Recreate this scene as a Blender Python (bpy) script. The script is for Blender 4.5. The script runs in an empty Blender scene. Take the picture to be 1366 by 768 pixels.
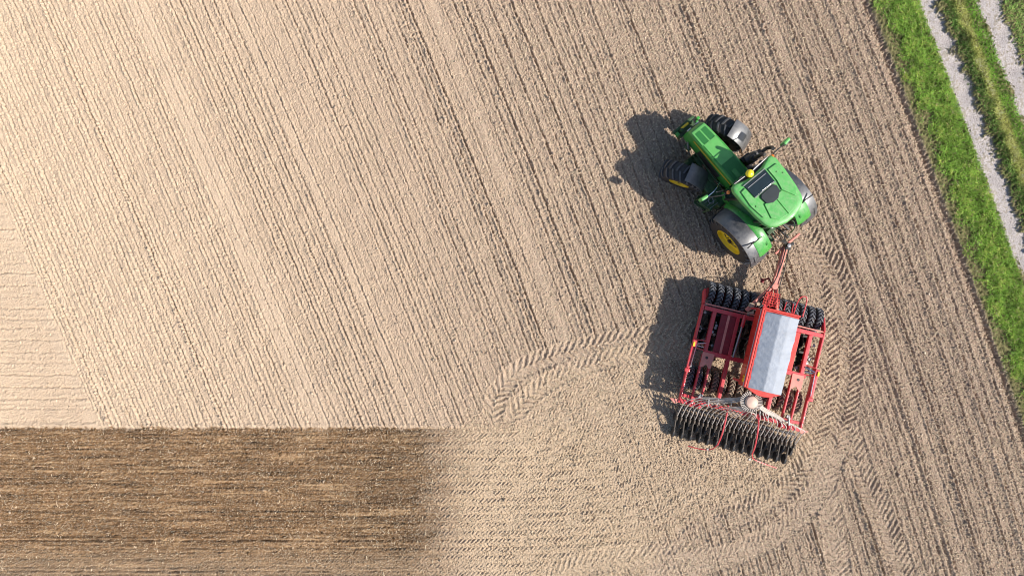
import bpy, math, random
import numpy as np
from mathutils import Vector, Matrix
R = math.radians
random.seed(7)
rng = np.random.default_rng(11)
SC = bpy.context.scene
COL = SC.collection

# ------------------------------------------------------------------ camera, sky, sun
CAM_H = 22.775
cd = bpy.data.cameras.new('camera'); cam = bpy.data.objects.new('camera', cd); COL.objects.link(cam)
cam.location = (0, 0, CAM_H); cam.rotation_euler = (0, 0, 0)
cd.lens = 24.0; cd.sensor_width = 36.0; cd.clip_end = 3000
SC.camera = cam
SUN_AZ = math.atan2(-0.36, 0.93)      # direction towards the sun in plan
SUN_EL = R(42)
W = bpy.data.worlds.new('World'); SC.world = W; W.use_nodes = True
nt = W.node_tree; sky = nt.nodes.new('ShaderNodeTexSky'); sky.sky_type = 'NISHITA'
sky.sun_disc = False; sky.sun_elevation = SUN_EL; sky.sun_rotation = math.pi/2 - SUN_AZ
bg = nt.nodes['Background']; bg.inputs[1].default_value = 0.11
nt.links.new(sky.outputs[0], bg.inputs[0])
sl = bpy.data.lights.new('sun', 'SUN'); sl.energy = 4.5; sl.angle = R(0.5); sl.color = (1.0, 0.945, 0.865)
so = bpy.data.objects.new('sun', sl); COL.objects.link(so)
sd = Vector((math.cos(SUN_AZ)*math.cos(SUN_EL), math.sin(SUN_AZ)*math.cos(SUN_EL), math.sin(SUN_EL)))
so.rotation_euler = sd.to_track_quat('Z', 'Y').to_euler(); so.location = sd*40
SC.view_settings.view_transform = 'Standard'; SC.view_settings.look = 'None'
SC.view_settings.exposure = 0.48; SC.view_settings.gamma = 1.0
SC.view_settings.use_curve_mapping = False
SC.cycles.filter_width = 1.05

# ------------------------------------------------------------------ materials
def mat(name, col, rough=0.5, metal=0.0, noise=0.15, scale=6.0, bump=0.0, bscale=60.0, coat=0.0,
        dirt=None, dirt_amt=0.0, attr=None, spec=0.5, trans=0.0):
    m = bpy.data.materials.new(name); m.use_nodes = True
    n = m.node_tree; N = n.nodes; L = n.links; b = N['Principled BSDF']
    b.inputs['Roughness'].default_value = rough; b.inputs['Metallic'].default_value = metal
    b.inputs['Specular IOR Level'].default_value = spec
    b.inputs['Coat Weight'].default_value = coat; b.inputs['Coat Roughness'].default_value = 0.34 if name.startswith('grey_black') else 0.08
    tc = N.new('ShaderNodeTexCoord')
    tx = N.new('ShaderNodeTexNoise'); tx.inputs['Scale'].default_value = scale; tx.inputs['Detail'].default_value = 6
    L.new(tc.outputs['Object'], tx.inputs['Vector'])
    mr = N.new('ShaderNodeMapRange'); mr.inputs[1].default_value = .3; mr.inputs[2].default_value = .7
    mr.inputs[3].default_value = 1-noise; mr.inputs[4].default_value = 1+noise
    L.new(tx.outputs['Fac'], mr.inputs[0])
    mx = N.new('ShaderNodeVectorMath'); mx.operation = 'SCALE'
    if attr:
        a = N.new('ShaderNodeAttribute'); a.attribute_name = attr; L.new(a.outputs['Color'], mx.inputs[0])
    else:
        mx.inputs[0].default_value = col
    L.new(mr.outputs[0], mx.inputs['Scale'])
    out = mx.outputs[0]
    if dirt:
        t2 = N.new('ShaderNodeTexNoise'); t2.inputs['Scale'].default_value = 9; t2.inputs['Detail'].default_value = 8
        t2.inputs['Roughness'].default_value = .78
        L.new(tc.outputs['Object'], t2.inputs['Vector'])
        m2 = N.new('ShaderNodeMapRange'); m2.inputs[1].default_value = .42; m2.inputs[2].default_value = .72
        m2.inputs[3].default_value = 0; m2.inputs[4].default_value = dirt_amt
        L.new(t2.outputs['Fac'], m2.inputs[0])
        mm = N.new('ShaderNodeMix'); mm.data_type = 'RGBA'
        L.new(m2.outputs[0], mm.inputs['Factor']); L.new(out, mm.inputs[6]); mm.inputs[7].default_value = (*dirt, 1)
        out = mm.outputs[2]
        ad = N.new('ShaderNodeMath'); ad.operation = 'ADD'; ad.inputs[1].default_value = rough; ad.use_clamp = True
        L.new(m2.outputs[0], ad.inputs[0]); L.new(ad.outputs[0], b.inputs['Roughness'])
    L.new(out, b.inputs['Base Color'])
    if bump > 0:
        t3 = N.new('ShaderNodeTexNoise'); t3.inputs['Scale'].default_value = bscale; t3.inputs['Detail'].default_value = 4
        L.new(tc.outputs['Object'], t3.inputs['Vector'])
        bp = N.new('ShaderNodeBump'); bp.inputs['Strength'].default_value = min(1, bump); bp.inputs['Distance'].default_value = .01
        L.new(t3.outputs['Fac'], bp.inputs['Height']); L.new(bp.outputs[0], b.inputs['Normal'])
    return m
DUST = (.36, .27, .19)
M = {}
M['green'] = mat('tractor_green_paint', (.030, .27, .028), .30, noise=.10, coat=.3, dirt=(.42, .38, .27), dirt_amt=.22)
M['green_roof'] = mat('roof_green_plastic', (.085, .38, .080), .36, noise=.08, coat=.15, dirt=(.46, .42, .30), dirt_amt=.30)
M['green_light'] = mat('pale_green_paint', (.12, .42, .10), .35, noise=.08, dirt=DUST, dirt_amt=.12)  # lighter green than the hood shell, for hood panel and mirror heads
M['green_mesh'] = mat('dark_green_grille', (.02, .17, .03), .45, noise=.25, scale=90, bump=.6, bscale=180)
M['green_dark'] = mat('dark_green_casting', (.010, .065, .014), .5, noise=.3, dirt=DUST, dirt_amt=.25)
M['yellow'] = mat('yellow_paint', (.90, .60, .01), .35, noise=.06, dirt=DUST, dirt_amt=.15)
M['stripe'] = mat('yellow_stripe', (.72, .42, .04), .4, noise=.1)
M['beacon'] = mat('yellow_dome_plastic', (.90, .70, .02), .3, noise=.04, coat=.3)
M['orange'] = mat('orange_lens', (.85, .20, .02), .25, noise=.05, coat=.5)
M['plastic'] = mat('grey_black_fender_plastic', (.040, .041, .046), .42, noise=.15, scale=4, coat=.75, dirt=(.30, .28, .26), dirt_amt=.35, spec=.9)
M['rubber'] = mat('tyre_rubber', (.021, .021, .023), .62, noise=.25, scale=12, dirt=(.17, .135, .105), dirt_amt=.30, bump=.3)
M['rubber_dusty'] = mat('dusty_packer_rubber', (.022, .024, .029), .62, noise=.25, scale=12, dirt=(.24, .20, .17), dirt_amt=.34, bump=.3)
M['rubber_soil'] = mat('soil_caked_rubber', (.045, .038, .033), .75, noise=.3, scale=12, dirt=(.38, .28, .2), dirt_amt=.7, bump=.5)
M['black'] = mat('black_metal', (.012, .012, .013), .4, noise=.2, dirt=DUST, dirt_amt=.12)
M['lug'] = mat('scuffed_tyre_lug', (.060, .062, .068), .55, noise=.3, scale=12, dirt=(.22, .19, .16), dirt_amt=.35)
M['lug_dusty'] = mat('dusty_packer_lug', (.13, .145, .17), .55, noise=.25, scale=12, dirt=(.36, .31, .27), dirt_amt=.5)
M['lug_soil'] = mat('soil_caked_lug', (.40, .30, .21), .8, noise=.3, scale=12, dirt=(.12, .10, .09), dirt_amt=.6)
M['arm'] = mat('soil_splashed_black_arm', (.014, .014, .015), .45, noise=.2, scale=15, dirt=(.34, .26, .19), dirt_amt=.75)
M['steel'] = mat('worn_steel', (.30, .30, .31), .38, .75, noise=.2, dirt=DUST, dirt_amt=.35)
M['chrome'] = mat('bright_rod', (.65, .65, .67), .18, .95, noise=.05)
M['white'] = mat('white_plastic', (.62, .61, .58), .4, noise=.06)
M['glass'] = mat('dark_tinted_glass', (.012, .022, .024), .06, noise=.1, coat=.6)
M['hatch'] = mat('dark_hatch', (.018, .024, .026), .42, noise=.15)
M['red'] = mat('red_frame_paint', (.56, .026, .042), .36, noise=.10, coat=.3, dirt=(.46, .25, .18), dirt_amt=.30)
M['red_hopper'] = mat('red_hopper_paint', (.58, .030, .020), .34, noise=.06, coat=.2, dirt=(.42, .20, .13), dirt_amt=.12)
M['red_pale'] = mat('faded_red_paint', (.68, .22, .17), .45, noise=.12, dirt=(.5, .36, .28), dirt_amt=.45)
M['red_dark'] = mat('dark_red_panel', (.24, .012, .022), .42, noise=.15, dirt=(.3, .14, .1), dirt_amt=.2)
M['tarp'] = mat('silver_tarpaulin', (.31, .34, .39), .5, noise=.08, scale=3, bump=1.0, bscale=14, dirt=(.46, .45, .44), dirt_amt=.5, spec=.3)
M['hose'] = mat('grey_seed_hose', (.50, .44, .39), .5, noise=.2, dirt=DUST, dirt_amt=.2)
M['cream'] = mat('cream_cap', (.62, .42, .33), .5, noise=.06, dirt=DUST, dirt_amt=.2)
M['disc'] = mat('dark_disc_steel', (.05, .05, .055), .35, .6, noise=.3, dirt=(.2, .15, .11), dirt_amt=.45)
M['soilcake'] = mat('caked_soil', (.38, .28, .20), .9, noise=.3, scale=20, bump=1, bscale=40)
M['seat'] = mat('seat_fabric', (.03, .03, .03), .8)

# ------------------------------------------------------------------ mesh builder
class MB:
    def __init__(s): s.v = []; s.f = []
    def add(s, vs, fs):
        o = len(s.v); s.v += [tuple(map(float, p)) for p in vs]; s.f += [tuple(i+o for i in q) for q in fs]; return s
    def box(s, c, d, yaw=0, pitch=0, roll=0):
        m = Matrix.Translation(c) @ Matrix.Rotation(yaw, 4, 'Z') @ Matrix.Rotation(pitch, 4, 'Y') @ Matrix.Rotation(roll, 4, 'X')
        x, y, z = d[0]/2, d[1]/2, d[2]/2
        vs = [m @ Vector(p) for p in ((-x,-y,-z),(x,-y,-z),(x,y,-z),(-x,y,-z),(-x,-y,z),(x,-y,z),(x,y,z),(-x,y,z))]
        return s.add(vs, [(0,3,2,1),(4,5,6,7),(0,1,5,4),(1,2,6,5),(2,3,7,6),(3,0,4,7)])
    def beam(s, a, b, w, h):
        a = Vector(a); b = Vector(b); d = (b-a).normalized(); up = Vector((0,0,1))
        if abs(d.z) > .95: up = Vector((1,0,0))
        sdv = up.cross(d).normalized(); u = d.cross(sdv).normalized(); vs = []
        for p in (a, b):
            for i, j in ((-1,-1),(1,-1),(1,1),(-1,1)): vs.append(p + sdv*i*w/2 + u*j*h/2)
        return s.add(vs, [(0,3,2,1),(4,5,6,7),(0,1,5,4),(1,2,6,5),(2,3,7,6),(3,0,4,7)])
    def cyl(s, a, b, r0, r1=None, n=14):
        r1 = r0 if r1 is None else r1
        a = Vector(a); b = Vector(b); d = (b-a).normalized(); up = Vector((0,0,1)) if abs(d.z) < .9 else Vector((1,0,0))
        x = up.cross(d).normalized(); y = d.cross(x); vs = []
        for p, r in ((a, r0), (b, r1)):
            for i in range(n):
                t = 2*math.pi*i/n; vs.append(p + (x*math.cos(t)+y*math.sin(t))*r)
        fs = [(i, (i+1)%n, n+(i+1)%n, n+i) for i in range(n)] + [tuple(range(n))[::-1], tuple(range(n, 2*n))]
        return s.add(vs, fs)
    def tube(s, pts, r, n=6):
        pts = [Vector(p) for p in pts]; vs = []; k = len(pts); x = None
        for i, p in enumerate(pts):
            d = (pts[min(i+1,k-1)]-pts[max(i-1,0)]).normalized()
            if x is None:
                up = Vector((0,0,1)) if abs(d.z) < .9 else Vector((1,0,0)); x = up.cross(d).normalized()
            x = (x - d*x.dot(d)).normalized(); y = d.cross(x)
            for j in range(n):
                t = 2*math.pi*j/n; vs.append(p + (x*math.cos(t)+y*math.sin(t))*r)
        fs = [(i*n+j, i*n+(j+1)%n, (i+1)*n+(j+1)%n, (i+1)*n+j) for i in range(k-1) for j in range(n)]
        fs += [tuple(range(n))[::-1], tuple(range((k-1)*n, k*n))]
        return s.add(vs, fs)
    def lathe_y(s, prof, c, n=40):                      # prof: (y, r), axis along Y through c
        vs = []
        for i in range(n):
            t = 2*math.pi*i/n
            for y, r in prof: vs.append((c[0]+r*math.cos(t), c[1]+y, c[2]+r*math.sin(t)))
        k = len(prof); fs = []
        for i in range(n):
            for j in range(k-1):
                a = i*k+j; b = ((i+1)%n)*k+j; fs.append((a, a+1, b+1, b))
        return s.add(vs, fs)
    def lathe_z(s, prof, c, n=24):
        vs = []
        for i in range(n):
            t = 2*math.pi*i/n
            for z, r in prof: vs.append((c[0]+r*math.cos(t), c[1]+r*math.sin(t), c[2]+z))
        k = len(prof)
        return s.add(vs, [(i*k+j, ((i+1)%n)*k+j, ((i+1)%n)*k+j+1, i*k+j+1) for i in range(n) for j in range(k-1)])
    def loft(s, rings, cap=True):
        n = len(rings[0]); vs = [p for r in rings for p in r]
        fs = [(i*n+j, i*n+(j+1)%n, (i+1)*n+(j+1)%n, (i+1)*n+j) for i in range(len(rings)-1) for j in range(n)]
        if cap: fs += [tuple(range(n))[::-1], tuple(range((len(rings)-1)*n, len(rings)*n))]
        return s.add(vs, fs)
    def arc_shell(s, c, r, y0, y1, a0, a1, th=.03, n=18, crown=0.0, lip=0.0):   # fender: arc about Y axis, degrees
        sec = []
        for i in range(n+1):
            t = R(a0+(a1-a0)*i/n); ring = []
            ys = [(y0, -lip), (y0, 0), (y0*.75+y1*.25, crown), (y0*.25+y1*.75, crown), (y1, 0), (y1, -lip)] if lip else \
                 [(y0, 0), (y0*.75+y1*.25, crown), (y0*.25+y1*.75, crown), (y1, 0)]
            for y, dr in ys: ring.append((c[0]+(r+dr)*math.cos(t), y, c[2]+(r+dr)*math.sin(t)))
            for y, dr in ys[::-1]:
                yy = y + (th*.6 if y == y0 else -th*.6 if y == y1 else 0)*(1 if y1 > y0 else -1)
                ring.append((c[0]+(r+dr-(0 if dr < 0 else th))*math.cos(t), yy, c[2]+(r+dr-(0 if dr < 0 else th))*math.sin(t)))
            sec.append(ring)
        return s.loft(sec)
    def build(s, name, m, parent=None, bevel=0.0, smooth=False, seg=2):
        me = bpy.data.meshes.new(name); me.from_pydata(s.v, [], s.f); me.update()
        o = bpy.data.objects.new(name, me); COL.objects.link(o); me.materials.append(m)
        import bmesh
        bm = bmesh.new(); bm.from_mesh(me); bmesh.ops.recalc_face_normals(bm, faces=bm.faces); bm.to_mesh(me); bm.free()
        if bevel:
            b = o.modifiers.new('bevel', 'BEVEL'); b.width = bevel; b.segments = seg; b.limit_method = 'ANGLE'; b.angle_limit = R(35)
        if smooth or bevel:
            me.polygons.foreach_set('use_smooth', [True]*len(me.polygons))
            if not bevel: 
                try: me.set_sharp_from_angle(angle=R(40))
                except Exception: pass
            else:
                w = o.modifiers.new('wn', 'WEIGHTED_NORMAL'); w.keep_sharp = True
        if parent: o.parent = parent
        return o
def tag(o, label=None, cat=None, group=None, kind=None):
    for k, v in (('label', label), ('category', cat), ('group', group), ('kind', kind)):
        if v: o[k] = v
    return o
def empty(name, loc, rz):
    o = bpy.data.objects.new(name, None); COL.objects.link(o); o.location = loc; o.rotation_euler = (0, 0, rz); return o
def smooth_path(pts, k=6):
    P = [Vector(p) for p in pts]; P = [P[0]*2-P[1]] + P + [P[-1]*2-P[-2]]; out = []
    for i in range(1, len(P)-2):
        a, b, c, d = P[i-1:i+3]
        for j in range(k):
            t = j/k; out.append(.5*((2*b)+(c-a)*t+(2*a-5*b+4*c-d)*t*t+(3*b-a-3*c+d)*t**3))
    out.append(P[-2]); return out

# ================================================================== GROUND
DX = 0.021
X0, X1, Y0, Y1 = -20.5, 21.5, -12.5, 12.5
nx = int((X1-X0)/DX)+1; ny = int((Y1-Y0)/DX)+1
xs = X0+np.arange(nx)*DX; ys = Y0+np.arange(ny)*DX
X, Y = np.meshgrid(xs, ys); X = X.astype(np.float32); Y = Y.astype(np.float32)
PX = X*40+683; PY = 384-Y*40
fx = np.fft.fftfreq(nx, DX)[None, :]; fy = np.fft.fftfreq(ny, DX)[:, None]
def band(lo, hi, seed, ang=None, ratio=1.0, p=0.0):
    """band limited random field, unit std; wavelengths lo..hi m; ang = direction of elongation, ratio = elongation"""
    g = np.random.default_rng(seed).standard_normal((ny, nx))
    if ang is None: f = np.sqrt(fx**2+fy**2)
    else:
        c, s_ = math.cos(ang), math.sin(ang)
        u = fx*c+fy*s_; v = -fx*s_+fy*c; f = np.sqrt((u*ratio)**2+v**2)
    Hf = np.exp(-(f*lo)**2*1.2)*(1-np.exp(-(f*hi)**2*1.2))*np.where(f > 0, np.maximum(f, 1e-3)**(-p), 0)
    r = np.fft.ifft2(np.fft.fft2(g)*Hf).real; r -= r.mean(); r /= r.std(); return r.astype(np.float32)
def sst(a, b, x): t = np.clip((x-a)/(b-a), 0, 1); return t*t*(3-2*t)
# --- row coordinate of the long drill rows
Yd = -Y
U = X.copy()
for _ in range(8):
    wr = sst(-8, 8, U); a = .43-.075*wr; b = .0006+.0022*wr
    U = X-(a*Yd-b*Yd*Yd)
rowang = math.atan2(-1, .40)
n_cl1 = band(.036, .095, 1); n_cl2 = band(.10, .30, 2); n_big = band(.5, 2.5, 3); n_huge = band(2.5, 9, 4)
JU = np.clip(((U-X0)/DX+nx*.18)*.72, 0, nx-1.01); J0 = JU.astype(int); JF = (JU-J0).astype(np.float32); II = np.arange(ny)[:, None]
def along(f): return f[II, J0]*(1-JF)+f[II, J0+1]*JF                      # bend a field so that its streaks follow the rows
n_row = along(band(.05, .35, 5, math.pi/2, 26.0)); n_rowfine = along(band(.03, .14, 6, math.pi/2, 12.0))
n_dash = along(band(.035, .14, 7, math.pi/2, 2.0)); n_wob = band(.4, 2.0, 8)
n_tiny = band(.02, .07, 9)
def profile(seed, lo, hi, spread, d0, d1, sig=.022):
    g = np.random.default_rng(seed); t = np.arange(-32, 32, .01); p = np.zeros_like(t); c = np.zeros_like(t); x = -32
    while x < 32:
        x += g.uniform(lo, hi); dpt = g.uniform(d0, d1)*(1.9 if g.random() < .16 else 1); s_ = sig*g.uniform(.8, 1.5)
        p -= dpt*np.exp(-((t-x)/s_)**2); p += dpt*.45*np.exp(-((t-x+.065)/(s_*1.5))**2); p += dpt*.3*np.exp(-((t-x-.07)/(s_*1.6))**2)
    return t, p
Uw = U+n_wob*.008+n_cl1*.004
t1, p1 = profile(21, .25, .45, 0, .028, .066, .024); t2, p2 = profile(22, .14, .30, 0, .010, .024, .028)
rows = np.interp(Uw, t1, p1)*np.clip(.95+.85*n_dash+.12*n_big+.05*n_wob, 0, 2.6)+.22*np.interp(Uw, t2, p2)*np.clip(.8+.5*n_big, .2, 2)
# ploughed pass edges with clods, wheel lanes
deep = np.zeros_like(U)
def u_at(px, py):
    return float(U[int(round(((384-py)/40-Y0)/DX)), int(round(((px-683)/40-X0)/DX))])
for (px, py, wd, dp) in ((575, 140, .055, .024), (648, 278, .05, .022), (800, 60, .05, .03), (1085, 200, .055, .045), (1068, 100, .04, .03),
                         (1245, 360, .06, .05), (1150, 400, .05, .035), (30, 330, .07, .03), (215, 60, .05, .015), (1215, 280, .07, .05), (700, 120, .05, .03), (900, 70, .045, .03), (480, 20, .05, .02)):
    u0 = u_at(px, py); deep -= dp*np.exp(-((Uw-u0)/wd)**2)*np.clip(.7+.6*n_dash+.5*n_big, 0, 2)
    deep += dp*.5*np.exp(-((Uw-u0+wd*1.8)/(wd*.9))**2)
lane = np.zeros_like(U)
for (px, py, wd) in ((22, 330, .20), (200, 60, .17), (290, 230, .17), (600, 60, .16), (400, 200, .12), (1290, 480, .12), (1110, 230, .1)):
    lane += np.exp(-((Uw-u_at(px, py))/wd)**4)
# --- region masks (plan positions on the field, metres via px/40)
wob = n_big*3+n_cl2*2
m_bot = sst(568.5, 573, PY+n_cl2*1.3+n_wob*.9+n_cl1*.8)                                    # south of the headland edge
m_dark = m_bot*(1-sst(540, 650, PX+n_big*4+n_cl2*6+n_wob*5))                 # moist strip
tri_edge = 0+(PY-262)*.433
m_tri = (1-sst(-3, 3, PX-tri_edge+n_cl2*1.2))*(1-m_bot)                # left triangle of crosswise rows
mid_edge = 655+(PY-540)*.62
m_mid = m_bot*(1-m_dark)*(1-sst(-40, 60, PX-(735+(PY-540)*.45)+wob*2))
# turn area around the machine: rows wiped out by the headland turn
def blob(cx, cy, rx, ry, rot=0):
    dx = PX-cx; dy = PY-cy; c, s_ = math.cos(rot), math.sin(rot)
    return 1-sst(.75, 1.1, np.sqrt(((dx*c+dy*s_)/rx)**2+((-dx*s_+dy*c)/ry)**2)+n_big*.05)
m_turn = np.clip(blob(860, 590, 230, 130, -.3)+blob(985, 520, 150, 150)+blob(760, 640, 170, 150), 0, 1)
rowamt = (1-m_tri)*(1-m_bot*(1-sst(700, 850, PX+wob)))*(1-.62*m_turn)
h = rows*rowamt+deep*rowamt*1.15+n_row*.0040*rowamt+n_rowfine*.0012*rowamt
h = h*(1-.8*np.clip(lane, 0, 1))
# horizontal rows
hw = n_wob*.012
n_hrow = band(.05, .3, 31, 0.0, 8.0); n_hcol = band(.05, .4, 32, 0.0, 30.0, .2); n_hbig = band(.3, 2.0, 33, 0.0, 6.0); n_hmot = band(.05, .35, 34, 0.0, 2.0)
t3, p3 = profile(41, .30, .44, 0, .022, .04, .035); t4, p4 = profile(42, .10, .34, 0, .010, .03, .026)
h += m_tri*(np.interp(Y+hw, t3, p3)*np.clip(.8+.6*n_dash, .1, 2)+n_hrow*.004)
h += m_dark*(np.interp(Y+hw*.4, t4, p4)*np.clip(.8+.4*n_big, .2, 2)+n_hrow*.006)
h -= .03*np.exp(-((PY-572)/2.2)**2)*(1-sst(560, 700, PX))
h += .02*np.exp(-((PY-567)/2.5)**2)*(1-sst(560, 700, PX))
# --- herringbone prints
def herring(s_, d, pitch, wdt, k=1.0, duty=.0):
    dd = np.abs(((d/wdt) % 1)-.5)*wdt
    side = np.where(((d/wdt) % 1) > .5, .5, 0.0)
    ph = (s_+dd*k)/pitch+side
    return np.tanh(2.2*np.sin(2*np.pi*ph)-.5)
def track_coords(pts):
    P = np.array([(q.x, q.y) for q in smooth_path([((a-683)/40, (384-b)/40, 0) for a, b in pts], 8)])
    best = np.full(X.shape, 1e9, np.float32); S = np.zeros_like(X); D = np.zeros_like(X); acc = 0
    for i in range(len(P)-1):
        a = P[i]; e = P[i+1]-a; L = float(np.hypot(*e)); e = e/L
        xa, xb = sorted((a[0], P[i+1][0])); ya, yb = sorted((a[1], P[i+1][1]))
        mg = 3.0
        j0, j1 = int(max(0, (xa-mg-X0)/DX)), int(min(nx, (xb+mg-X0)/DX+2)); i0, i1 = int(max(0, (ya-mg-Y0)/DX)), int(min(ny, (yb+mg-Y0)/DX+2))
        xx = X[i0:i1, j0:j1]-a[0]; yy = Y[i0:i1, j0:j1]-a[1]
        t = xx*e[0]+yy*e[1]; tc = np.clip(t, 0, L); q = (xx-tc*e[0])**2+(yy-tc*e[1])**2
        sl_ = (slice(i0, i1), slice(j0, j1)); w_ = q < best[sl_]
        best[sl_] = np.where(w_, q, best[sl_]); S[sl_] = np.where(w_, acc+tc, S[sl_]); D[sl_] = np.where(w_, -xx*e[1]+yy*e[0], D[sl_]); acc += L
    return S, D, np.sqrt(best), acc
trk = np.zeros_like(X); pk = np.zeros_like(X)
jit = n_cl2*.008+n_wob*.007
def tyre_track(pts, width=.80, pitch=.20, amp=.066, fade=(.5, .5), sgn=1):
    global h, trk
    S, D, Q, Lt = track_coords(pts)
    m = (1-sst(width/2-.03, width/2+.03, Q+n_cl1*.015))*sst(0, fade[0], S)*(1-sst(Lt-fade[1], Lt, S))
    ph = (sgn*S+np.abs(D)*.75+jit)/pitch+np.where(D > 0, .5, 0)
    lug = np.tanh(2.5*np.sin(2*np.pi*ph)-.3)*np.clip(.95+.22*n_cl2+.2*n_wob, .35, 1.35)
    m2 = m*np.clip(.95+.2*n_big, .6, 1.2)
    h = h*(1-.75*m)+m2*(amp*.5*lug-.012)
    rim = np.exp(-((Q-width/2-.05)/.045)**2)*sst(0, fade[0], S)*(1-sst(Lt-fade[1], Lt, S))
    h += rim*.012; trk = np.maximum(trk, m)
def packer_band(pts, width, amp, mask, sgn=1):
    global h, trk, pk
    S, D, Q, Lt = track_coords(pts)
    m = (1-sst(width/2-.15, width/2+.1, Q+n_big*.05))*sst(0, .8, S)*(1-sst(Lt-.8, Lt, S))*mask
    D = np.where(np.abs(D) > 6, 0, D)
    v = herring(sgn*S+jit*.9, D+jit*.8, .145, .272)*np.clip(.9+.35*n_cl2+.25*n_wob, .1, 1.35)
    groove = -np.abs(np.sin(np.pi*D/.272))**8
    m2 = m*np.clip(.95+.25*n_big+.12*n_cl2, .35, 1.3)
    h = h*(1-.45*m)+m2*(amp*.5*v+.016*groove); pk = np.maximum(pk, m); trk = np.maximum(trk, m*.5)
packer_band([(-120, 672), (250, 672), (560, 670), (720, 668), (900, 655)], 5.0, .034, m_bot*(.15+.85*sst(200, 560, PX))*(1-sst(0, 50, PX-(745+(PY-540)*.42)))*(1-.45*m_dark))
packer_band([(700, 740), (800, 705), (900, 640), (985, 560), (1010, 470)], 3.9, .034, np.clip(.5+.4*n_big, .1, 1)*sst(0, 50, PX-(745+(PY-540)*.42)))
packer_band([(690, 600), (760, 560), (830, 530), (900, 515)], 2.6, .032, np.ones_like(X), -1)
tyre_track([(1070, 300), (1096, 370), (1105, 450), (1100, 530), (1080, 605), (1040, 655), (975, 690), (890, 706)], amp=.052, fade=(.4, 4.2))
tyre_track([(1088, 318), (1122, 380), (1136, 460), (1130, 540), (1108, 618), (1065, 680)], fade=(.4, .8), width=.74)
tyre_track([(1128, 560), (1150, 630), (1182, 700), (1210, 775), (1235, 840)], amp=.04)
tyre_track([(1085, 600), (1110, 690), (1120, 775), (1125, 840)], amp=.025)
tyre_track([(654, 566), (666, 522), (700, 490), (760, 468), (830, 453), (905, 444), (960, 440)], sgn=-1, amp=.055, width=.66, pitch=.235)
tyre_track([(684, 570), (694, 542), (734, 508), (800, 482), (880, 468), (950, 462)], sgn=-1, amp=.045, width=.6, pitch=.235)
tyre_track([(1118, 590), (1090, 660), (1030, 715), (940, 752), (860, 770)], amp=.020)
tyre_track([(720, 775), (780, 752), (850, 742), (960, 738)], sgn=-1, amp=.022)
# --- crumbs and clods everywhere
rough = (1.32+.18*sst(450, 900, PX)+.45*m_turn)*(1-.35*np.clip(lane, 0, 1))*(1+.5*m_dark)*(1-.5*trk)
cl = np.maximum(n_cl1, -1.0)
calm = 1-.45*np.clip(pk, 0, 1)
h += rough*calm*(.0066*cl+.0026*n_cl2+.0072*n_tiny)+.012*n_big*.35+.02*n_huge*.4
spikes = sst(1.9, 2.8, n_cl1*.8+n_cl2*.7)
h += rough*.010*spikes
pits = sst(1.7, 2.5, -n_dash-.2*n_cl1); h -= .026*pits*rowamt*(1-.6*np.clip(lane, 0, 1)); h -= .020*sst(1.6, 2.4, -n_cl1-.3*n_big)*(1-.5*trk)
# --- verge, gravel, boundary
B = 1155+.385*PY-.00004*PY*PY
Vv = PX-B+n_big*3.0+n_cl2*2.0+n_cl1*.8                                             # px east of the field edge
edgeband = sst(-9, -4, PX-B+n_cl2)*(1-sst(-1, 5, PX-B+n_cl2))
h -= .115*edgeband*np.clip(.9+.4*n_dash, .3, 1.5)
vmask = sst(0, 8, PX-B)
grav1 = sst(66, 71, Vv)*(1-sst(91, 97, Vv)); grav2 = sst(145, 151, Vv)*(1-sst(173, 179, Vv))
grav = np.maximum(grav1, grav2)
h = h*(1-vmask)+vmask*(.03+.012*n_big+.010*n_cl2+.06*np.exp(-((Vv-110)/18)**2)+.006*n_cl1)*(1-grav)+vmask*grav*(.0045*n_tiny+.005*n_cl1+.01*n_big-.01)
# fade rolling of the sheet under machine: keep close to zero
# --- colour of the ground itself (dry sand to loam, moist strip, straw crumbs)
def C3(*c): return np.array(c, np.float32)
tone = np.clip(sst(-150, 1250, PX-(PY-384)*.12+n_huge*14)+n_big*.012, 0, 1)[..., None]
dry = C3(.555, .420, .297); loam = C3(.318, .231, .170)
col = dry*(1-tone)+loam*tone
col = col*(1+.015*n_huge[..., None]+.018*n_row[..., None]*rowamt[..., None])
col = col*(1+.07*np.clip(lane, 0, 1)*rowamt)[..., None]
turnc = np.clip(m_turn*.6+m_mid*.75+m_bot*(1-m_dark)*.15, 0, 1)[..., None]
col = col*(1-turnc*.85)+C3(.455, .338, .228)*turnc*.85
dk = C3(.186, .107, .052)*(1-.2*sst(360, 520, PX)[..., None])*(1+.20*n_hcol[..., None]+.09*n_hbig[..., None]+.1*n_hrow[..., None]+.15*n_hmot[..., None]+.10*n_cl1[..., None])
pale = sst(.5, 2.2, n_hcol*.5+n_hbig*.5+n_hmot*.7)[..., None]
dk = dk*(1-pale*.5)+C3(.46, .32, .18)*pale*.5
lb = sst(715, 765, PY)[..., None]*.45; dk = dk*(1-lb)+C3(.34, .245, .16)*lb
dkm = m_dark[..., None]; col = col*(1-dkm)+dk*dkm
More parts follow.
